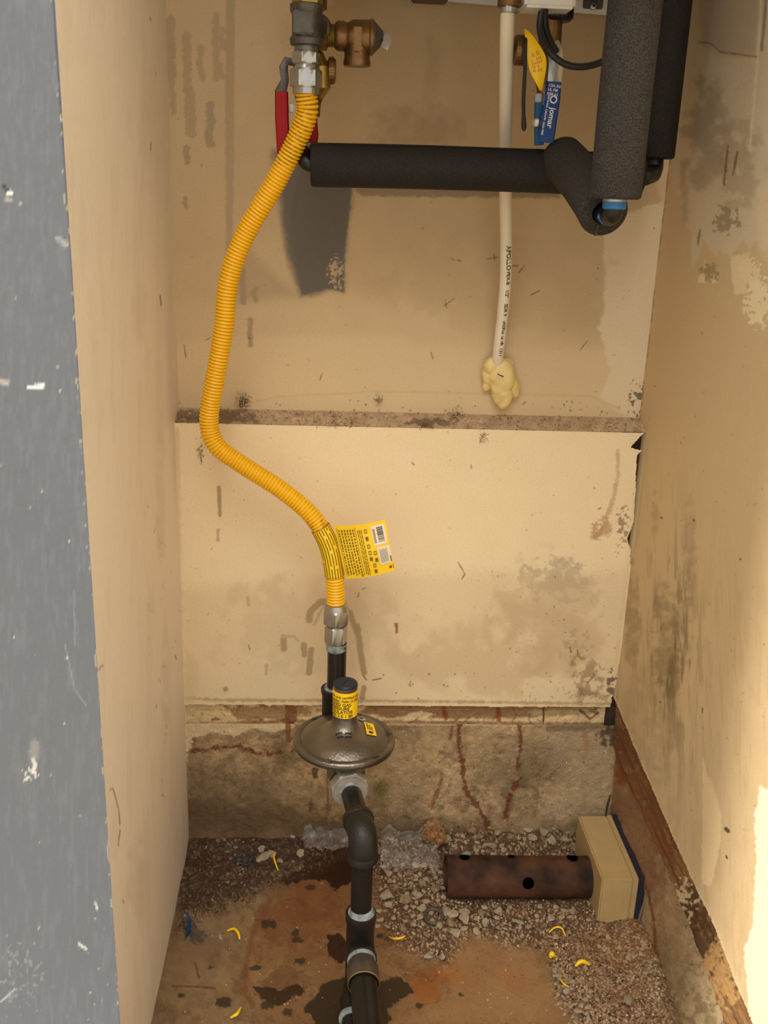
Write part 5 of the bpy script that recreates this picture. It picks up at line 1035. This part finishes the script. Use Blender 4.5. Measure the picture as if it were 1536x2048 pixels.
# rubber ring, plastic film, leaf lump, blue scraps, moss
p = at(866, 1842, Z=.01); z = fh(p.x, p.y); b = MB(); ring = [Vector((p.x+cos(a)*.0125, p.y+sin(a)*.0125, z+.004+.002*sin(a))) for a in [2*pi*k/30 for k in range(31)]]; b.sweep(ring, .0022, 10); tag(obj('rubber_ring', b, mat('grey rubber', (74, 68, 60), .5)), 'dark grey rubber ring around a stone in the middle rubble', 'ring')
p = at(486, 1722, Z=.012); z = fh(p.x, p.y); b = MB(); q = random.Random(3)
ring = [Vector((p.x+cos(a)*.013*(1+.1*sin(3*a)), p.y+sin(a)*.012, z+.006+.003*sin(2*a))) for a in [4.6*pi*k/60 for k in range(61)]]; b.sweep(ring, .0011, 8); tag(obj('blue_wire_loop', b, mat('dull blue wire', (44, 66, 88), .5)), 'tangled dull blue wire loop in the back left dirt', 'wire')
p = at(379, 1858, Z=.006); b = MB(); b.sheet(lambda u, v: Vector((p.x-.003+.006*u*sin(pi*min(1, v+.1)), p.y+.018-.036*v, fh(p.x, p.y)+.003+.004*sin(4*u+3*v))), 4, 10, .0005); tag(obj('blue_tape_scrap', b, mat('blue tape', (24, 66, 104), .5)), 'narrow dark blue tape scrap by the left wall', 'tape')
Mf, nt, bs = nmat('clear plastic film'); bs.inputs['Base Color'].default_value = (.82, .76, .72, 1); bs.inputs['Alpha'].default_value = .07; bs.inputs['Roughness'].default_value = .16; bs.inputs['IOR'].default_value = 1.6; bs.inputs['Specular IOR Level'].default_value = 1.0
def film(x0, y0, x1, y1, label, hgt=.02, seed=0, Z=.015):
    a, c = at(x0, y0, Z=Z), at(x1, y1, Z=Z); b = MB()
    def fn(u, v):
        X = a.x+(c.x-a.x)*u; Y = a.y+(c.y-a.y)*v; bz_ = .012+.012*max(0, (Y+.10)/.10); k = mnoise.fractal(Vector((u*3+seed, v*3, 0)), .9, 2, 3); k2 = 1-2*abs(mnoise.noise(Vector((u*7+v*4+seed, v*6-u*2, 4))))
        return Vector((X+.006*k2, min(Y+.006*k, -.008), bz_+hgt*abs(k)+.004*k2))
    b.sheet(fn, 30, 18, .0003); o = obj('plastic_film', b, Mf, ang=50); tag(o, label, 'plastic film', 'clear plastic film scraps'); return o
film(755, 1668, 875, 1745, 'crumpled clear plastic film right of the black elbow', .026, 1); film(605, 1640, 700, 1685, 'crumpled clear plastic film left of the black elbow, against the foundation', .022, 7, .035)
b = blob('', [(at(866, 1662, Y=-.022), .014, .010, .016, .3), (at(880, 1675, Y=-.03), .011, .010, .010, 0), (at(858, 1674, Y=-.03), .010, .008, .010, 0)], None, 9, 4, .007, 130); tag(obj('dry_leaf_lump', b, mat('dry brown leaf', (168, 128, 82), .9, 0, .3, 120, .8, 300, col2=(110, 72, 42)), ang=25), 'crumpled dry brown leaf lump against the back foundation', 'leaf')
b = MB(); q = random.Random(9); c = at(762, 1575, Y=-.012)
for k in range(46):
    a_ = q.uniform(-2.8, .9); l = q.uniform(.005, .014); s_ = c+Vector((q.gauss(0, .0035), 0, q.gauss(0, .007))); b.sweep([s_, s_+Vector((cos(a_)*l*.5, -.003, sin(a_)*l*.5)), s_+Vector((cos(a_)*l, -.005, sin(a_)*l-.002))], [.0006, .0005, .0002], 4)
tag(obj('moss_tuft', b, mat('green moss', (120, 112, 50), .9, 0, .3, 300)), 'small green moss tuft on the foundation right of the regulator', 'moss')
# nail heads and cobweb clumps
b = MB(); c = at(451, 1378, Y=YP-.002); b.lathe(c, (0, -1, 0), [(-.004, .0034), (.0, .0036), (.0012, .0030), (.0016, .0012)], 18); tag(obj('nail_head', b, mat('painted nail', (170, 150, 116), .6)), 'nail head in the lower left of the cream panel', 'nail')
def clump(c, rx, rz, n, label, seed, col=(70, 56, 44), name='cobweb_clump'):
    q_ = random.Random(seed); b = MB()
    for k in range(n):
        s_ = Vector(c)+Vector((q_.gauss(0, rx), q_.uniform(-.010, .002), q_.gauss(0, rz))); d1 = Vector((q_.gauss(0, 1), q_.gauss(0, .4), q_.gauss(0, 1))).normalized()*q_.uniform(.0015, .0045); d2 = Vector((q_.gauss(0, 1), q_.gauss(0, .4), q_.gauss(0, 1))).normalized()*q_.uniform(.0015, .004)
        b.sweep([s_, s_+d1*.5+d2*.5, s_+d1+d2], [.00022, .0003, .0001], 4)
    return tag(obj(name, b, mat('dusty web', col, .95)), label, 'cobweb')
clump(at(487, 802, Y=.026), .005, .005, 130, 'dark dusty cobweb clump above the ledge near the yellow hose', 1)
clump(at(757, 798, Y=.030), .003, .003, 40, 'small grey cobweb wisp above the ledge centre', 2, (120, 100, 76)); clump(at(912, 825, Y=.020), .006, .004, 60, 'thin dark debris tuft on the ledge left of the foam lump', 3)
clump(at(850, 848, Y=-.004), .008, .0022, 70, 'brown lint on the front lip of the ledge, centre', 4, (110, 88, 66)); clump(at(965, 873, Y=-.012), .003, .005, 26, 'dark insect remains hanging just below the ledge', 5, (70, 40, 26)); clump(at(402, 905, Y=-.012), .002, .008, 40, 'hanging cobweb strand left of the hose bend', 6, (100, 84, 62))
clump(at(400, 838, Y=.004), .022, .005, 160, 'cobweb and dust at the left end of the ledge', 7, (104, 86, 66)); clump(at(690, 848, Y=-.002), .020, .002, 80, 'lint scattered along the ledge left of centre', 8, (110, 90, 68)); clump(at(1160, 1388, Y=-.012), .02, .004, 50, 'dark root-like threads at the lower right of the cream panel', 9, (80, 56, 38))
q = random.Random(12); vs = []; fs = []
for k in range(2600):   # ledge dust crumbs
    X = q.uniform(XL, XR-.004); t_ = q.random(); Y = YU+(YP-YU)*t_; z = zb+(zf-zb)*t_+.0006; s_ = .0005+.002*q.random()**3; o_ = len(vs); R = Matrix.Rotation(q.uniform(0, 6), 3, 'X') @ Matrix.Rotation(q.uniform(0, 6), 3, 'Z')
    for d in ((1, 0, 0), (-.8, .3, 0), (0, .9, .2), (.1, -.8, 0), (0, 0, .8)): vs.append(Vector((X, Y, z))+(R @ Vector(d))*s_)
    fs += [tuple(i+o_ for i in f) for f in ((0, 2, 4), (2, 1, 4), (1, 3, 4), (3, 0, 4))]
b = MB(); b.v = vs; b.f = fs; tag(obj('ledge_dust', b, mat('ledge dust', (150, 124, 98), .95, 0, .4, 300), ang=None), 'gritty dust lying along the ledge', 'dust', kind='stuff')
